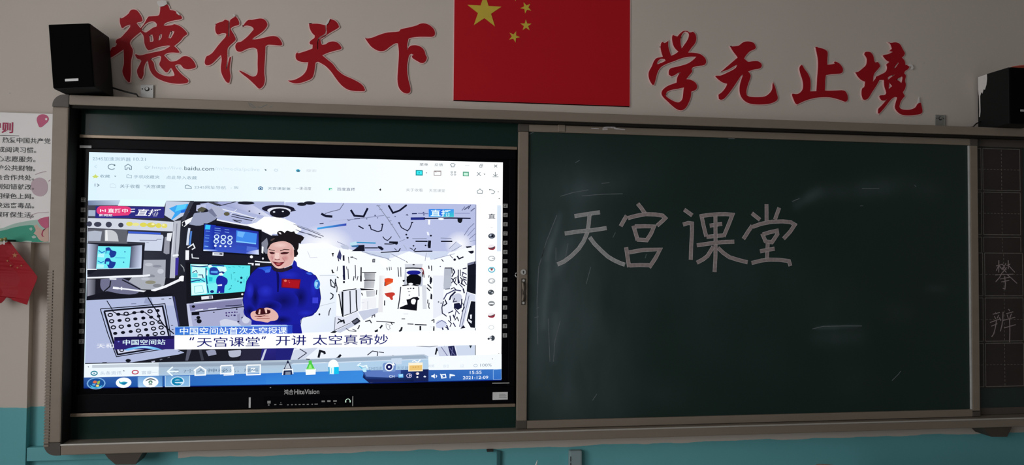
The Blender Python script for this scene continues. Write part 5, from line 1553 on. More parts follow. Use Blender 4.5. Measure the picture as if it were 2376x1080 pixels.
L|250 252 255 38|4194 -3522 4292 -3489 4376 -3547
L|250 252 255 43|4405 -3561 4516 -3458
T|226 240 255 2|3323 -4133 3523 -4041|CH
P|110 190 245|3669 -4007 3856 -3994 3866 -4134 3685 -4139
L|230 250 255 19|3712 -4042 3837 -4038
L|230 250 255 19|3712 -4084 3837 -4080
O|210 200 245 24|4088 -4070 97 75
L|240 240 255 27|4088 -4034 4130 -4063 4089 -4110
E|240 236 240|4409 -3997 64 48
E|200 90 80|4381 -4002 21 19
E|245 245 250|4405 -4132 38 32
P|230 236 250|4635 -4119 4691 -4075 4748 -4121 4720 -4143 4664 -4142
P|244 250 255|4816 -3348 7696 -3283 7700 -3876 4841 -3860
T|190 205 218 0|4779 -3763 5061 -3650|浏览
T|215 225 235 0|5405 -3788 5628 -3659|静音
T|215 225 235 0|6055 -3790 6219 -3660|设
O|190 204 216 27|6669 -3718 69 54
T|150 166 180 1|6853 -3761 7306 -3647|100%
P|90 100 110|7304 -3462 7345 -3434 7346 -3491
P|235 245 255|4944 -4076 5013 -4065 5077 -4009 5079 -4199 5013 -4145 4945 -4136
L|235 245 255 31|5117 -4058 5158 -4108 5119 -4163
L|235 245 255 42|5320 -4062 5489 -4044 5511 -4166 5349 -4183 5320 -4062
L|235 245 255 31|5287 -4021 5389 -4144
L|235 245 255 38|5673 -4197 5672 -4027
P|235 245 255|5680 -4027 5855 -4071 5876 -4111 5681 -4128
T|240 248 255 2|6446 -4048 6909 -3926|15:55
T|240 248 255 2|6174 -4246 7174 -4124|2021-12-09
L|150 190 235 19|7370 -3891 7373 -4279
L|130 170 225 19|7378 -3891 7680 -3876 7695 -4264 7381 -4279
L|60 90 160 19|4841 -3852 4866 -4276'''
pv = []; pf_ = []; pc = []; U0, V0 = 0.0, 1.55
layer = [0]
def shape(pts, tris, cols):
    y = -0.0252 - 0.000008 * layer[0]; layer[0] += 1
    k = len(pv)
    pv.extend((U0 + u * 1e-4, y, V0 + v * 1e-4) for u, v in pts)
    for t in tris:
        a, b, c = (pts[i] for i in t[:3]) if len(t) == 3 else (pts[t[0]], pts[t[1]], pts[t[2]])
        cr = (b[0] - a[0]) * (c[1] - a[1]) - (b[1] - a[1]) * (c[0] - a[0])
        pf_.append(tuple(k + i for i in (t if cr > 0 else reversed(t))))
    pc.extend(cols if isinstance(cols[0], (list, tuple)) else [cols] * len(pts))
cache = {}
for ln in ART.split('\n'):
    f = ln.split('|'); op = f[0]; hd = list(map(int, f[1].split()))
    if op in ('P', 'PS'):
        a = list(map(int, f[2].split())); p = [(a[i], a[i+1]) for i in range(0, len(a), 2)]
        if op == 'PS': p = smooth_loop(p, 3, 75)
        shape(p, tess([p]), lin(hd))
    elif op == 'Q':
        a = list(map(int, f[2].split())); p = [(a[i], a[i+1]) for i in range(0, 8, 2)]
        cs = [lin(hd[3*k:3*k+3]) for k in range(4)]; n = 6; g = []; gc = []
        for j in range(n + 1):
            for i in range(n + 1):
                u, v = i / n, j / n; w = ((1-u)*(1-v), u*(1-v), u*v, (1-u)*v)
                g.append(tuple(sum(w[k] * p[k][d] for k in range(4)) for d in (0, 1)))
                gc.append([sum(w[k] * cs[k][d] for k in range(4)) for d in range(3)])
        shape(g, [(j*(n+1)+i, j*(n+1)+i+1, (j+1)*(n+1)+i+1, (j+1)*(n+1)+i) for j in range(n) for i in range(n)], gc)
    elif op == 'L':
        c, w = hd[:3], hd[3]; a = list(map(int, f[2].split())); p = [(a[i], a[i+1]) for i in range(0, len(a), 2)]
        p = [q for i, q in enumerate(p) if i == 0 or q != p[i-1]]
        if len(p) < 2: continue
        Lp, Rp = ribbon_pts(p, max(float(w), 7)); n = len(Lp)
        shape([tuple(q) for q in Lp] + [tuple(q) for q in Rp], [(i, i+1, n+i+1, n+i) for i in range(n-1)], lin(c))
    elif op == 'E':
        cx, cy, rx, ry = map(int, f[2].split()); p = disc_loop(cx, cy, rx, 20, ry)
        shape(p, [tuple(range(20))], lin(hd))
    elif op == 'G':
        cx, cy, rx, ry = map(int, f[2].split()); p = disc_loop(cx, cy, rx, 24, ry); q = disc_loop(cx, cy, rx * 0.55, 24, ry * 0.55)
        a, b = lin(hd[:3]), lin(hd[3:6]); mid = [(u + v) / 2 for u, v in zip(a, b)]
        shape(p + q + [(cx, cy)], [(i, (i+1) % 24, 24 + (i+1) % 24, 24 + i) for i in range(24)] + [(24 + i, 24 + (i+1) % 24, 48) for i in range(24)], [b] * 24 + [mid] * 24 + [a])
    elif op == 'O':
        c = hd[:3]; w = max(float(hd[3]), 7); cx, cy, rx, ry = map(int, f[2].split()); n = 20
        p = disc_loop(cx, cy, rx + w/2, n, ry + w/2) + disc_loop(cx, cy, max(1, rx - w/2), n, max(1, ry - w/2))
        shape(p, [(i, (i+1) % n, n + (i+1) % n, n + i) for i in range(n)], lin(c))
    elif op == 'R':
        x0, y0, x1, y1 = map(int, f[2].split()); shape([(x0, y0), (x1, y0), (x1, y1), (x0, y1)], [(0, 1, 2, 3)], lin(hd))
    elif op in ('T', 'TI'):
        c, b = hd[:3], hd[3]; x0, y0, x1, y1 = map(int, f[2].split())
        vs, fs = glyphs(f[3], 0.0042 * int(b), 0.25 if op == 'TI' else 0.0)
        shape([(x0 + u * (x1 - x0), y0 + v * (y1 - y0)) for u, v in vs], fs, lin(c))
me = bpy.data.meshes.new('screen_picture'); me.from_pydata(pv, [], pf_)
ca = me.color_attributes.new('shade', 'FLOAT_COLOR', 'POINT')
ca.data.foreach_set('color', [v for c in pc for v in (*c, 1.0)])
o = link('screen_picture', me, M_SCREEN, tv)
o['label'] = 'lit screen: browser window with a live video of a woman in blue inside a spacecraft'

# ------------------------------------------------------------------ red wall characters
RC = [
 ('德', 'first from the left, beside the loudspeaker, top tip peeled white', [[-6815,24910,-6703,24951,-6512,25118,-6433,25254,-6320,25285,-6222,25255,-6122,25139,-6037,24986,-6019,24883,-6067,24835,-6180,24804,-6222,24767,-6145,24667,-6078,24583,-5967,24728,-5810,25033,-5729,25055,-5468,25097,-5413,25160,-5385,25424,-5294,25464,-5164,25524,-5114,25509,-5045,25338,-4896,25318,-4796,25263,-4628,25114,-4600,25046,-4659,25000,-4856,24955,-5151,24858,-5232,24795,-5254,24730,-5148,24729,-4952,24764,-4870,24803,-4654,24726,-4486,24577,-4411,24475,-4423,24429,-4547,24328,-4627,24201,-4773,24054,-4870,23961,-4770,23878,-4668,23743,-4694,23717,-4948,23716,-5128,23676,-5225,23595,-5125,23494,-5007,23384,-4892,23376,-4761,23416,-4647,23499,-4566,23572,-4434,23603,-4268,23544,-4132,23382,-4073,23244,-4095,23179,-4227,23125,-4375,23101,-4508,23137,-4593,23238,-4643,23271,-4758,23266,-4823,23228,-4789,23142,-4654,22973,-4486,22822,-4345,22706,-4333,22619,-4399,22570,-4613,22537,-4843,22538,-5074,22571,-5272,22633,-5470,22729,-5620,22862,-5722,23049,-5768,23239,-5783,23360,-5810,23369,-5888,23233,-5933,23023,-5930,22849,-5991,22673,-6040,22664,-6106,22737,-6165,22908,-6161,23013,-6083,23190,-6021,23349,-6071,23399,-6169,23430,-6253,23565,-6221,23594,-6074,23556,-5847,23618,-5555,23702,-5262,23785,-5132,23861,-5002,23955,-5029,23978,-5134,23973,-5428,23900,-5687,23783,-5785,23761,-5868,23861,-5927,24033,-5940,24172,-5975,24327,-6075,24444,-6219,24314,-6378,24150,-6441,24025,-6406,23905,-6331,23752,-6340,23561,-6379,23385,-6390,23142,-6385,22899,-6404,22534,-6459,22521,-6574,22648,-6669,22852,-6678,22990,-6634,23200,-6641,23512,-6655,23754,-6821,23625,-7011,23478,-7106,23415,-7146,23472,-7158,23558,-7082,23769,-7034,23823,-6954,23844,-6892,23951,-6941,24001,-6911,24106,-6768,24193,-6610,24382,-6452,24598,-6438,24704,-6519,24682,-6631,24624,-6695,24558,-6743,24566,-6777,24651,-6813,24788],[-6048,24532,-6014,24621,-5870,24786,-5709,24864,-5577,24853,-5504,24770,-5509,24682,-5638,24623,-5799,24493,-5880,24436,-5962,24456],[-5763,24337,-5650,24367,-5603,24153,-5628,24100,-5732,24084],[-5404,24373,-5306,24406,-5320,24272,-5384,24171,-5449,24161,-5418,24250],[-4997,24533,-4865,24523,-4912,24397,-4991,24253,-5080,24266,-5044,24408],[-5713,23450,-5551,23510,-5389,23570,-5322,23538,-5336,23398,-5382,23256,-5348,23170,-5214,23019,-5147,22952,-5081,22955,-4986,23116,-4936,23101,-4833,22878,-4849,22832,-5013,22800,-5243,22836,-5442,22939,-5543,23092,-5579,23282,-5647,23384]]),
 ('行', 'second from the left, its upper left stroke slit', ([[-3375,24863,-3293,24938,-3126,25000,-3043,25076,-2912,25036,-2907,24781,-2915,24444,-2874,24429,-2866,24748,-2861,25046,-2792,25124,-2659,25220,-2572,25118,-2519,24961,-2552,24889,-2686,24846,-2786,24788,-2836,24732,-2783,24628,-2697,24491,-2643,24334,-2692,24243,-2808,24131,-2924,23984,-2938,23824,-2933,23577,-2977,23193,-2943,23180,-2850,23623,-2807,23646,-2806,23582,-2829,23369,-2842,23156,-2804,22911,-2819,22769,-2850,22644,-2934,22658,-3055,22829,-3142,23037,-3163,23248,-3134,23532,-3171,23707,-3302,23560,-3466,23376,-3598,23293,-3698,23288,-3749,23363,-3735,23505,-3687,23630,-3605,23669,-3473,23781,-3310,24018,-3146,24238,-3015,24404,-2983,24512,-3017,24546,-3152,24539,-3268,24487,-3336,24512,-3388,24651]], [[-2382,24844,-2300,24991,-2183,25104,-2047,25118,-1912,25154,-1708,25189,-1571,25136,-1484,24998,-1499,24890,-1632,24705,-1834,24534,-1968,24438,-2035,24357,-1831,24381,-1560,24458,-1322,24524,-1151,24522,-1030,24449,-925,24275,-923,24204,-974,24176,-1249,24181,-1453,24178,-1538,24121,-1543,23782,-1561,23425,-1565,23069,-1541,22821,-1582,22606,-1699,22477,-1766,22475,-1887,22594,-2145,22832,-2385,23017,-2488,23119,-2454,23131,-2216,23024,-2011,22926,-1876,22957,-1811,23094,-1816,23414,-1815,23770,-1842,23982,-1962,24040,-2165,24002,-2299,23942,-2433,23865,-2568,23877,-2637,23980,-2640,24121,-2574,24213,-2440,24255,-2323,24350,-2173,24499,-1974,24758,-2043,24844,-2145,24874,-2247,24887]])),
 ('天', 'third from the left, cracked through its top', [[82,25072,404,25097,687,25054,699,24733,437,24522,415,24088,443,24090,472,24494,748,24699,743,25049,822,25173,872,25313,1048,25257,1162,25154,1227,25013,1158,24948,915,24791,724,24651,517,24497,544,24347,573,24276,712,24301,850,24398,1025,24431,1165,24395,1272,24292,1336,24186,1291,24137,1065,24065,786,23962,596,23863,790,23710,1002,23539,1180,23312,1428,23124,1781,22976,2065,22825,2190,22704,2252,22561,2193,22519,1752,22524,1540,22587,1328,22741,1114,23003,936,23248,724,23455,548,23555,443,23604,346,23564,325,23365,277,23076,193,22929,4,22831,-203,22751,-409,22725,-599,22771,-668,22822,-480,22847,-274,22945,-104,23078,15,23262,63,23497,79,23570,-111,23561,-302,23606,-389,23692,-402,23853,-351,23937,-306,23904,-151,23954,55,24035,227,24115,232,24260,138,24273,113,24344,171,24436,291,24532,307,24623,201,24726,112,24901]]),
 ('下', 'fourth from the left, just left of the flag', [[2237,24610,2361,24617,2538,24669,2786,24783,3105,24891,3535,24949,3605,25037,3856,25112,4216,25223,4396,25313,4577,25322,4759,25251,4906,25111,4955,24966,4927,24854,4837,24805,4546,24791,4221,24764,3933,24694,3898,24619,3864,24398,3873,24233,3937,24346,4044,24417,4261,24428,4442,24352,4553,24210,4590,24065,4646,23958,4575,23789,4449,23728,4286,23794,4086,23914,4049,23985,4120,24043,4048,24084,3958,24036,3906,23851,3873,23593,3884,23301,3934,23011,4009,22721,4003,22575,3922,22499,3778,22512,3633,22615,3542,22776,3503,23029,3516,23431,3540,23834,3544,24163,3504,24472,3397,24467,3219,24349,3007,24174,2829,24130,2651,24176,2471,24295,2327,24470]]),
 ('学', 'first one right of the flag, a loop at its foot', [[14304,24822,14331,24997,14383,25069,14482,25012,14642,25120,14642,24896,14702,24668,14763,24497,14922,24570,15082,24685,14922,24832,14834,25021,14801,25271,14841,25377,14941,25344,15042,25322,15162,25463,15322,25576,15483,25572,15564,25522,15725,25561,15826,25458,15866,25266,15806,25068,15645,24867,15504,24667,15766,24671,16048,24622,16251,24468,16299,24296,16210,24175,15968,24126,15726,24057,15665,23977,15686,23881,15565,23721,15425,23541,15565,23539,15766,23459,15887,23328,15896,23193,15807,23093,15646,23029,15626,22816,15526,22542,15406,22344,15245,22231,15085,22237,14885,22345,14646,22548,14407,22769,14347,22921,14426,23077,14645,23240,15004,23378,15024,23563,15104,23740,15184,23809,15083,23797,14924,23694,14784,23630,14664,23702,14664,23856,14743,23968,14923,24022,15163,24090,15484,24201,15726,24367,15867,24509,15564,24495,15243,24422,14923,24292,14603,24162,14365,24036,14226,23876,14147,23681,14088,23448,14029,23253,13950,23250,13850,23400,13791,23589,13802,23781,13928,24017,14007,24212,14126,24364,14324,24419,14404,24442,14344,24612],[15182,25270,15242,25428,15362,25543,15503,25519,15544,25405,15483,25208,15323,24968,15223,24827,15182,25000,15170,25154],[14146,24103,14186,24240,14324,24350,14484,24342,14524,24274,14364,24190],[14526,22870,14605,22988,14805,23073,15044,23121,15325,23190,15305,23073,15285,22880,15245,22685,15125,22565,15005,22561,14805,22631,14566,22775]]),
 ('无', 'second one right of the flag, ending in an upward hook', [[17371,25007,17596,25038,17760,25077,17966,25232,18214,25271,18420,25215,18523,25043,18482,24962,18254,24854,18089,24689,17986,24528,18089,24454,18171,24399,18419,24441,18625,24439,18770,24328,18770,24210,18666,24127,18418,24077,18170,23988,18273,23855,18273,23737,18169,23459,18087,23143,18107,22968,18230,22914,18581,22908,18912,22948,19120,23085,19245,23267,19267,23504,19300,23544,19391,23351,19453,23118,19506,22884,19410,22763,19160,22655,18829,22604,18415,22597,18127,22656,17901,22824,17791,23054,17791,23366,17882,23682,17944,23841,17861,23798,17718,23597,17553,23356,17349,23076,17104,22794,16961,22730,16859,22765,16839,22939,17022,23082,17185,23303,17226,23421,17022,23471,16819,23599,16705,23711,16738,23743,16941,23760,17268,23910,17595,24100,17677,24240,17595,24217,17268,24027,16962,23916,17002,23957,17309,24224,17595,24471,17698,24554,17596,24686,17473,24836]]),
 ('止', 'third one right of the flag, with a flat base stroke', [[21237,25155,21298,25196,21358,25161,21602,25115,21765,25028,21805,24915,21784,24685,21782,24438,21966,24457,22130,24491,22089,24547,22150,24588,22334,24519,22457,24391,22517,24241,22455,24105,22250,24058,21964,24026,21719,23978,21686,23767,21676,23501,21667,23310,21879,23311,22205,23332,22553,23345,22676,23235,22728,23085,22715,22932,22612,22859,22449,22903,22203,22970,21877,23022,21471,23007,21146,22957,20823,22861,20580,22758,20379,22656,20299,22710,20219,22876,20148,23062,20180,23120,20381,23109,20542,23191,20643,23346,20656,23574,20604,23799,20525,24022,20493,24229,20566,24365,20627,24360,20727,24201,20868,24037,20988,23777,21007,23474,20986,23246,21269,23265,21290,23523,21312,23904,21347,24285,21348,24590,21296,24892]]),
 ('境', 'last on the right, its tips curled up', [[23092,24151,23154,24173,23237,24195,23445,24358,23590,24498,23633,24731,23593,24844,23510,24956,23552,25054,23698,25088,23843,25048,23946,24899,23986,24708,24027,24633,24152,24658,24235,24565,24267,24471,24150,24331,24003,24170,23940,24014,23917,23783,24043,23941,24044,23999,24315,24126,24524,24250,24588,24427,24548,24560,24695,24682,24528,24771,24383,24938,24446,24980,24656,25028,24866,25134,24698,25165,24825,25268,24743,25477,24651,25550,24785,25525,24995,25566,25204,25499,25350,25273,25454,25104,25411,25005,25305,24903,25430,24773,25471,24581,25576,24586,25660,24493,25574,24392,25447,24309,25405,24211,25488,24118,25444,23884,25485,23731,25441,23535,25335,23377,25430,23206,25333,23106,25226,22948,25162,22733,25245,22640,25476,22610,25729,22638,25941,22742,26048,22901,26196,22945,26245,22753,26269,22560,26192,22461,25938,22402,25600,22363,25306,22380,25097,22481,24952,22668,24974,22862,25060,23135,24934,23149,24724,22987,24513,22729,24303,22491,24199,22392,24145,22428,24159,22601,24305,22741,24578,23039,24432,22976,24307,22991,24204,23141,24267,23201,24475,23228,24539,23327,24457,23574,24430,23880,24230,23872,24062,23596,23894,23359,23685,23044,23539,22970,23436,22997,23375,23186,23398,23455,23501,23536,23544,23767,23359,23836,23194,23983],[24902,24421,25114,24682,25135,24644,24986,24444],[24626,23889,24627,24004,24774,24088,24963,24134,24774,24010],[25016,23924,25298,24071,25319,23994,25267,23780,25150,23872],[24688,23775,24821,23627,24665,23497]]),
]
peel = {'德': [[-5498,25632,-5319,25674,-5171,25661,-5136,25558,-5249,25467,-5406,25424,-5473,25511],[-4811,25260,-4744,25250,-4677,25169,-4690,25140,-4783,25198]],
        '行': [[-2759,25287,-2701,25283,-2650,25215,-2703,25198]],
        '天': [[705,25071,760,25175,824,25305,877,25297,826,25160,751,25045]],
        '境': [[25555,24575,25673,24627,25799,24578,25824,24451,25777,24383,25713,24404,25756,24506,25630,24532],[26017,22892,26048,23047,26092,23204,26108,23088,26123,22953]]}
for ch, where, loops in RC:
    strokes = loops if isinstance(loops, tuple) else (loops,)
    allp = [q for lp in strokes for l in lp for q in pairs(l)]
    bx = (min(p[0] for p in allp) + max(p[0] for p in allp)) / 2; bz = min(p[1] for p in allp)
    t = thing('calligraphy_character', 'red calligraphy character %s, %s' % (ch, where), 'wall letter', (bx, 0, bz), 'red calligraphy characters above the chalkboard')
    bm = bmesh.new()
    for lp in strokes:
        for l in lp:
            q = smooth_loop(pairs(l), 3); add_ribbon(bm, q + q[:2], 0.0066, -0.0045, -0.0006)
    link('halo_border', bm_to_mesh(bm, 'halo_border'), M_EDGE, t)  # added pale ribbon imitating a bright sharpening halo round the strokes
    for lp in strokes:
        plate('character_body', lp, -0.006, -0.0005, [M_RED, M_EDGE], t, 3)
    if ch in peel:
        for l in peel[ch]:
            c = plate('peeled_tip', [l], -0.010, -0.0065, M_PEEL, t, 2); c['label'] = 'white peeled-back tip'

# ------------------------------------------------------------------ big flag on the wall
fx0, fx1, fz0 = 0.572, 1.299, 2.231
fw = fx1 - fx0; fh = fw * 2 / 3; fu = fw / 30
flag = thing('wall_flag', 'large red flag with gold stars stuck flat on the wall above the chalkboard', 'flag', ((fx0 + fx1) / 2, 0, fz0))
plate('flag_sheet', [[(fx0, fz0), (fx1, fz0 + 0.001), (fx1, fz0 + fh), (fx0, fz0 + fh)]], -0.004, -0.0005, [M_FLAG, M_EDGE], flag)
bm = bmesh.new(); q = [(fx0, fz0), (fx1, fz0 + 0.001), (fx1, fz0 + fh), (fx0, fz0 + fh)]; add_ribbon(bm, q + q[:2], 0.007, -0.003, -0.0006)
link('halo_border', bm_to_mesh(bm, 'halo_border'), M_EDGE, flag)  # the same added halo ribbon round the flag outline
def star(cx, cz, r, a0):
    return [(cx + (r if k % 2 == 0 else r * 0.382) * math.cos(a0 + k * math.pi / 5), cz + (r if k % 2 == 0 else r * 0.382) * math.sin(a0 + k * math.pi / 5)) for k in range(10)]
ftop = fz0 + fh
bcx, bcz = fx0 + 5 * fu, ftop - 5 * fu
plate('large_star', [star(bcx, bcz, 3 * fu, math.pi / 2)], -0.0055, -0.004, M_GOLD, flag)
for gx, gy in ((10, 2), (12, 4), (12, 7), (10, 9)):
    cx, cz = fx0 + gx * fu, ftop - gy * fu
    plate('small_star', [star(cx, cz, fu, math.atan2(bcz - cz, bcx - cx))], -0.0055, -0.004, M_GOLD, flag)

# ------------------------------------------------------------------ loudspeakers
def speaker(label, x0, x1, y0, y1, z0, z1, roll, pivot_x, badge):
    t = thing('loudspeaker', label, 'loudspeaker', (pivot_x, (y0 + y1) / 2, z0))
    box('cabinet', x0, x1, y0 + 0.008, y1, z0, z1, M_BLACK, t, 0.004)
    box('grille', x0 + 0.001, x1 - 0.001, y0, y0 + 0.0075, z0 + 0.002, z1 - 0.002, M_CLOTH, t, 0.003)
    bx, bz, bw = badge
    box('badge', bx - bw / 2, bx + bw / 2, y0 - 0.0025, y0, bz - 0.0045, bz + 0.0045, M_BADGE, t, 0.001)
    t.rotation_euler = (0, roll, 0)
    return t
s1 = speaker('black box loudspeaker standing on the left end of the chalkboard frame, leaning left', -0.826, -0.693, -0.19, -0.012, 2.1795, 2.406, math.radians(-5.2), -0.826, (-0.762, 2.207, 0.044))
s2 = speaker('black box loudspeaker with a worn pale side on the right end of the chalkboard frame', 2.892, 3.035, -0.19, -0.012, 2.1795, 2.420, 0, 2.9635, (2.962, 2.236, 0.05))
# worn veneer on the side of the right loudspeaker
wy = 2.892 - 0.0008
def side_plate(pts):
    bm = bmesh.new()
    f = [bm.verts.new((wy, y, z)) for y, z in pts]; g = [bm.verts.new((wy + 0.0008, y, z)) for y, z in pts]
    for tri in tessellate_polygon([[Vector((y, z, 0)) for y, z in pts]]): bm.faces.new([f[i] for i in tri])
    for i in range(len(pts)): bm.faces.new([f[i], f[(i+1) % len(pts)], g[(i+1) % len(pts)], g[i]])
    c = link('worn_patch', bm_to_mesh(bm, 'worn_patch'), M_PEEL, s2); c['label'] = 'torn pale patch where the black veneer is gone'
side_plate([(-0.016, 2.417), (-0.066, 2.418), (-0.067, 2.398), (-0.063, 2.372), (-0.054, 2.352), (-0.047, 2.356), (-0.040, 2.338), (-0.034, 2.346), (-0.027, 2.330), (-0.028, 2.26), (-0.024, 2.238), (-0.020, 2.238), (-0.022, 2.27), (-0.020, 2.33), (-0.016, 2.36)])
p = [[-6858,22205,-6455,22109,-6081,22028,-5705,21947,-5449,21861]][0]
tag(tube('speaker_cable', [(-0.690, -0.040, 2.222)] + [(x, -0.03, z) for x, z in pairs(p)[1:3]] + [(-0.60, -0.035, 2.192), (-0.56, -0.045, 2.182), (-0.50, -0.05, 2.1825), (-0.30, -0.05, 2.1825)], 0.0032, M_CABLE), 'black cable running from the left loudspeaker onto the board frame', 'cable', 'loudspeaker cables')
tag(tube('speaker_cable', [(2.890, -0.03, 2.216), (2.868, -0.03, 2.206), (2.845, -0.04, 2.190), (2.81, -0.05, 2.1825), (2.70, -0.05, 2.1825)], 0.003, M_CABLE), 'short black cable coming out behind the right loudspeaker onto the frame', 'cable', 'loudspeaker cables')
# orange-red thing on top of the right loudspeaker
(xa, za), (xb, zb) = pairs([[29651,24246,29623,24466]][0])
bm = bmesh.new(); n = 24; prof = [(0.024, 0), (0.022, 0.004), (0.026, 0.014), (0.030, 0.018), (0.030, 0.021), (0.025, 0.021), (0.020, 0.006)]
cx = 2.998; rings = []
for r, h in prof: rings.append([bm.verts.new((cx + r * math.cos(2*math.pi*k/n), -0.12 + r * math.sin(2*math.pi*k/n), 2.4202 + h)) for k in range(n)])
for a, b in zip(rings, rings[1:]):
    for k in range(n): bm.faces.new([a[k], a[(k+1) % n], b[(k+1) % n], b[k]])
bm.faces.new(rings[0]); bm.faces.new(rings[-1])
tag(link('dish', bm_to_mesh(bm, 'dish'), M_ORANGE, None, (cx, -0.12, 2.4202)), 'small orange-red dish on top of the right loudspeaker, cut by the picture edge', 'dish')

# ------------------------------------------------------------------ fixing plates above the frame
def fixing(label, cx, z0, z1, w, m):
    t = thing('fixing_plate', label, 'bracket', (cx, 0, z0), 'zinc plates holding the chalkboard to the wall')
    box('plate', cx - w / 2, cx + w / 2, -0.005, -0.0005, z0, z1, m, t, 0.001)
    zc = z1 - 0.016
    plate('screw_washer', [disc_loop(cx, zc, 0.0085, 18)], -0.0065, -0.005, M_HOLE, t)
    plate('screw_head', [disc_loop(cx + 0.0005, zc + 0.001, 0.0055, 14)], -0.010, -0.0065, m, t)
    for s in (-1, 1): plate('screw_hole', [disc_loop(cx + s * 0.0165, zc, 0.0026, 8)], -0.0056, -0.005, M_HOLE, t)
    box('plate_edge', cx + w / 2 - 0.004, cx + w / 2, -0.009, -0.005, z0, z1, m, t)
fixing('zinc fixing plate with a round screw, beside the left loudspeaker cable', -0.580, 2.160, 2.245, 0.046, M_ZINC)
fixing('dull zinc fixing plate on the wall below the character 境', 2.714, 2.160, 2.245, 0.044, M_HOLE if False else mat('dull_zinc', (0.27, 0.27, 0.25), 0.6, 0.2, 0.4, 0.15, 60))

# ------------------------------------------------------------------ rules poster at the far left
PX0, PX1, PZ0, PZ1, PY = -1.72, -0.888, 1.648, 2.118, -0.0365
poster = thing('rules_poster', 'white school-rules poster with black text and a green band, left of the chalkboard', 'poster', ((PX0 + PX1) / 2, PY, PZ0))
box('poster_board', PX0, PX1, PY, -0.0305, PZ0, PZ1, M_PAPER, poster)
pys = PY - 0.0006
def pprint(nm, loops, m, k=0, smooth=3):
    # clip the print to the sheet
    lps = []
    for l in loops:
        q = smooth_loop(pairs(l), smooth) if smooth else pairs(l)
        lps.append([(max(PX0 + 0.002, min(PX1 - 0.001, x)), max(PZ0 + 0.001, min(PZ1 - 0.001, z))) for x, z in q])
    return plate(nm, lps, pys - 0.0002 * k, PY, m, poster)
CR = "0 255 130 570 446 1080"
pprint('balloon', [[-9460,20970,-9408,21096,-9283,21156,-9142,21133,-9055,21016,-9086,20890,-9189,20781,-9293,20685,-9369,20683,-9423,20810]], M_PINK, 2)
pprint('balloon_shine', [[-9181,20993,-9140,21031,-9097,21005,-9112,20949,-9155,20939]], M_PAPER, 3)
pprint('pale_disc', [[-9601,18511,-9564,18695,-9419,18813,-9250,18830,-9100,18728,-9031,18523,-9068,18293,-9213,18161,-9383,18172,-9533,18284]], M_PALE, 1)
pprint('mint_wave', [[-19670,16450,-16624,16918,-13454,16867,-10672,16945,-10094,17157,-9551,17278,-9215,17328,-8985,17423,-8969,16737,-9543,16913,-10168,16769,-10667,16719,-16616,16655,-19668,16385]], M_MINT, 1)
pprint('green_wave', [[-20041,16317,-16618,16721,-13045,16693,-10588,16878,-10091,17020,-9610,17104,-9378,17052,-9203,16803,-8968,16691,-8963,16462,-20038,16231]], M_GREENP, 2)
pprint('helping_hand', [[-9462,17074,-9296,17167,-9124,17055,-8967,17194,-8951,16508,-9133,16506,-9283,16596,-9370,16732,-9464,16800,-9396,16915]], M_SKINP, 3)
pprint('sleeve', [[-9341,17281,-9216,17365,-8972,17423,-8963,17034,-9080,16964,-9252,17099]], M_PINK, 4)
pprint('cuff', [[-9403,17234,-9341,17281,-9231,17099,-9072,16973,-9121,16909,-9293,17030]], M_MINT, 5)
pprint('finger_line', [[-9203,16780,-9143,16941,-9047,16987,-9141,16872,-9151,16735,-9095,16681,-9180,16698]], M_INKR, 5)
pprint('bubble', [[-9620,16967,-9545,17027,-9493,16959,-9542,16890]], M_MINT, 6)
pprint('bubble', [[-9529,16685,-9446,16732,-9369,16687,-9389,16632,-9486,16622]], M_MINT, 6)
pprint('bubble', [[-9869,16490,-9702,16538,-9513,16521,-9533,16475,-9784,16464]], M_MINT, 6)
for s in [[-9464,18945,-9297,19022,-9095,19072],[-9595,17332,-9535,17484,-9347,17555,-8976,17584],[-9014,18707,-8973,18753,-8952,18763]]:
    bm = bmesh.new(); add_ribbon(bm, [q for q in pairs(s) if q[0] < PX1 - 0.001], 0.0016, pys - 0.0012, PY); link('swash_line', bm_to_mesh(bm, 'swash_line'), M_PALE, poster)
(xa, za), (xb, zb) = pairs([[-10616,20424,-10241,20838]][0]); cw = xb - xa
lettering('poster_title', '守则', xa - cw * 1.12, za, xb, zb, pys - 0.0003, M_INKR, poster, 0.025)
(xq, zq), _ = pairs([[-10036,20345,-10002,20346]][0]); box('title_rule', xa - cw * 1.3, xq, pys, PY, zq - 0.001, zq + 0.001, M_INK, poster)
PT = ['国情，珍视国家荣誉，热爱祖国，热爱人民，热爱中国共产党', '积极发表见解，乐于科学探索，养成阅读习惯。', '主动分担家务，参与劳动实践，热心志愿服务。', '自觉礼让排队，保持公共卫生，爱护公共财物。', '爱集体助同学，虚心接受批评，学会合作共处。',
      '不说谎不作弊，借东西及时还，做到知错就改。', '乐观开朗向上，不吸烟不喝酒，文明绿色上网。', '防溺水不玩火，会自护懂求救，坚决远离毒品。', '爱惜花草树木，节粮节水节电，低碳环保生活。']
PR = pairs([[-8976,20179,-9451,19830,-9468,19495,-9469,19164,-9495,18825,-9487,18486,-9487,18147,-9471,17809,-9480,17471]][0])
chw = 0.0258 * 0.90
for s, (xr, zc) in zip(PT, PR):
    n = len(s); lettering('rule_line', s, xr - n * chw, zc - 0.0105, xr, zc + 0.0105, pys - 0.0003, M_INK, poster, 0.008)

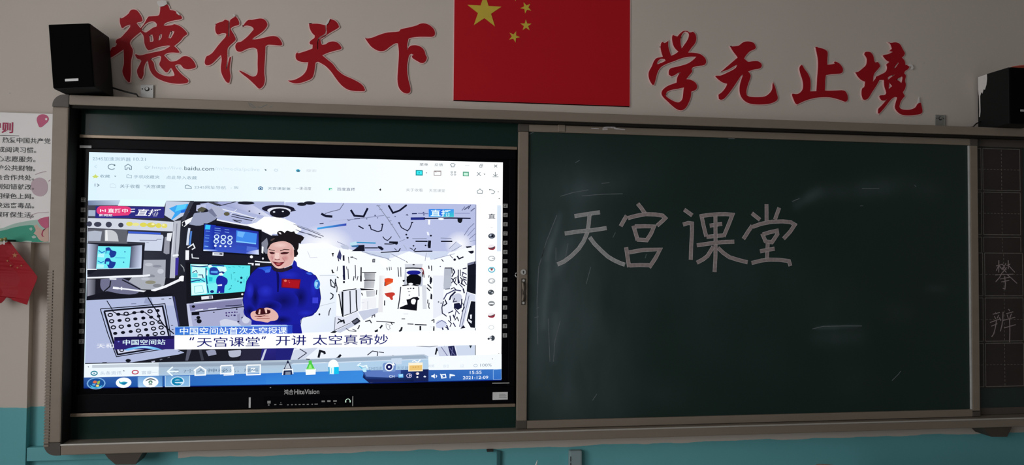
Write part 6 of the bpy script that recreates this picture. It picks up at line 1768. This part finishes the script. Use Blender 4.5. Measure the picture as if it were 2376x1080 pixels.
# ------------------------------------------------------------------ small red flag hanging below the poster
def hanging_flag():
    t = thing('hanging_flag', 'small red flag with faint gold stars hanging askew below the rules poster', 'flag', (-1.05, -0.10, 1.42))
    out = pairs([[-10115,16494,-10059,16494,-9566,15902,-9056,15246,-9094,15062,-9226,14649,-9372,14252,-9642,14329,-9911,14421,-9926,14467,-10095,14513,-10258,14315,-10508,14255,-10971,14983,-11263,15558,-10859,16046]][0])
    bm = bmesh.new(); lo = smooth_loop(out, 2, 40)
    add_prism(bm, [lo], -0.0, 0.0012)
    bmesh.ops.subdivide_edges(bm, edges=[e for e in bm.edges if e.calc_length() > 0.03], cuts=2, use_grid_fill=True)
    for v in bm.verts:
        v.co.y += -0.088 - 0.012 * math.sin((v.co.x + 1.2) * 24) - 0.006 * math.sin(v.co.z * 40)
    link('flag_cloth', bm_to_mesh(bm, 'flag_cloth'), mat('shaded_flag_cloth', (0.34, 0.006, 0.014), 0.6, 0, 0.25, 0.1, 12), t)  # red darkened to carry the shade on the folded cloth
    def yy(x, z): return -0.0892 - 0.012 * math.sin((x + 1.2) * 24) - 0.006 * math.sin(z * 40)
    for i, q in enumerate(pairs([[-9837,16007,-10099,15807,-10010,15640,-9784,15565,-9631,15642]][0])):
        y = yy(*q); plate('flag_star', [star(q[0], q[1], 0.010 if i == 0 else 0.0042, 0.3 + i)], y - 0.0016, y, mat('faded_gold', (0.42, 0.16, 0.05), 0.6) if i == 0 else bpy.data.materials['faded_gold'], t)
    (xc, zc), _ = pairs([[-10187,16554,-10173,16554]][0])
    bm = bmesh.new()
    for dx, dz in ((-0.006, 0.0), (0.006, 0.003)):
        r = bmesh.ops.create_uvsphere(bm, u_segments=10, v_segments=6, radius=0.0062, matrix=Matrix.Translation((xc + dx, -0.094, zc + dz)))
    link('clip_bead', bm_to_mesh(bm, 'clip_bead', True), mat('gold_green_bead', (0.35, 0.33, 0.12), 0.35, 0.3), t)
    box('clip', xc - 0.012, xc + 0.013, -0.092, -0.0372, zc - 0.006, zc + 0.001, M_CABLE, t, 0.001)
    box('paper_tab', xc + 0.001, xc + 0.006, -0.0955, -0.094, zc - 0.017, zc - 0.002, M_PEEL, t)
hanging_flag()

# ------------------------------------------------------------------ low parts of the wall
box('trim_2', -0.957, -0.62, -0.026, -0.0005, 0.856, 0.905, M_TEAL, None, 0.002)['kind'] = 'structure'
tag(box('wall_conduit', 0.757, 0.772, -0.014, -0.0005, 0.02, 0.836, mat('dark_teal_conduit', (0.03, 0.13, 0.14), 0.5), None, 0.003), 'thin dark teal conduit running down the wall below the sliding board', 'conduit')
wb = thing('wall_box', 'grey-teal wall box with two dark slots, below the sliding board', 'junction box', (1.073, 0, 0.72))
box('box_body', 1.047, 1.099, -0.028, -0.0005, 0.72, 0.8315, M_GREYT, wb, 0.006)
for z in (0.800, 0.775): box('slot', 1.0505, 1.0535, -0.0292, -0.028, z - 0.010, z + 0.010, M_HOLE, wb)
tag(box('wall_hook', 0.716, 0.742, -0.022, -0.0005, 0.836, 0.8435, M_HOLE, None, 0.002), 'small black hook plate tucked under the board frame beside the conduit', 'hook')
(xt, zt), (xe, ze) = pairs([[8931,8376,8866,8160]][0])
tag(tube('pointer_stick', [(xt - 0.10, -0.28, 0.0), (xe - 0.012, -0.18, ze - 0.10), (xe, -0.162, ze), (xt, -0.16, zt)], 0.009, mat('white_stick', (0.8, 0.82, 0.78), 0.5), None, 10, 0.0012), 'slim white pointed stick, only its tip showing under the sliding board', 'stick')

# lectern whose back corner just shows at the bottom edge
lc = pairs([[18545,8770,19580,8643]][0])
lx, lz = lc[0]
lect = thing('lectern', 'beige lectern corner with a dark edge, peeping up at the bottom edge', 'lectern', (lx, -0.45, 0))
ang = math.radians(-32)
bm = bmesh.new(); add_box(bm, lx + 0.02, lx + 0.62, -0.93, -0.47, 0.0, lz - 0.02, 0.01)
bmesh.ops.rotate(bm, verts=bm.verts, cent=(lx, -0.45, 0), matrix=Matrix.Rotation(ang, 3, 'Z')); link('cabinet', bm_to_mesh(bm, 'cabinet'), M_BEIGE, lect)
def rr(x0, x1, y0, y1, r):
    out = []
    for cx, cy, a in ((x1 - r, y1 - r, 0), (x0 + r, y1 - r, 90), (x0 + r, y0 + r, 180), (x1 - r, y0 + r, 270)):
        for k in range(6): out.append((cx + r * math.cos(math.radians(a + 18 * k)), cy + r * math.sin(math.radians(a + 18 * k))))
    return out
bm = bmesh.new(); pts = rr(lx, lx + 0.64, -0.95, -0.45, 0.03)
vt = [bm.verts.new((x, y, lz)) for x, y in pts]; vb = [bm.verts.new((x, y, lz - 0.02)) for x, y in pts]
bm.faces.new(vt); bm.faces.new(list(reversed(vb)))
for i in range(len(pts)):
    f = bm.faces.new([vt[i], vb[i], vb[(i+1) % len(pts)], vt[(i+1) % len(pts)]]); f.material_index = 1
bmesh.ops.rotate(bm, verts=bm.verts, cent=(lx, -0.45, 0), matrix=Matrix.Rotation(ang, 3, 'Z'))
link('lectern_top', bm_to_mesh(bm, 'lectern_top'), [M_BEIGE, M_WOODD], lect)

bpy.data.objects.remove(_ob)
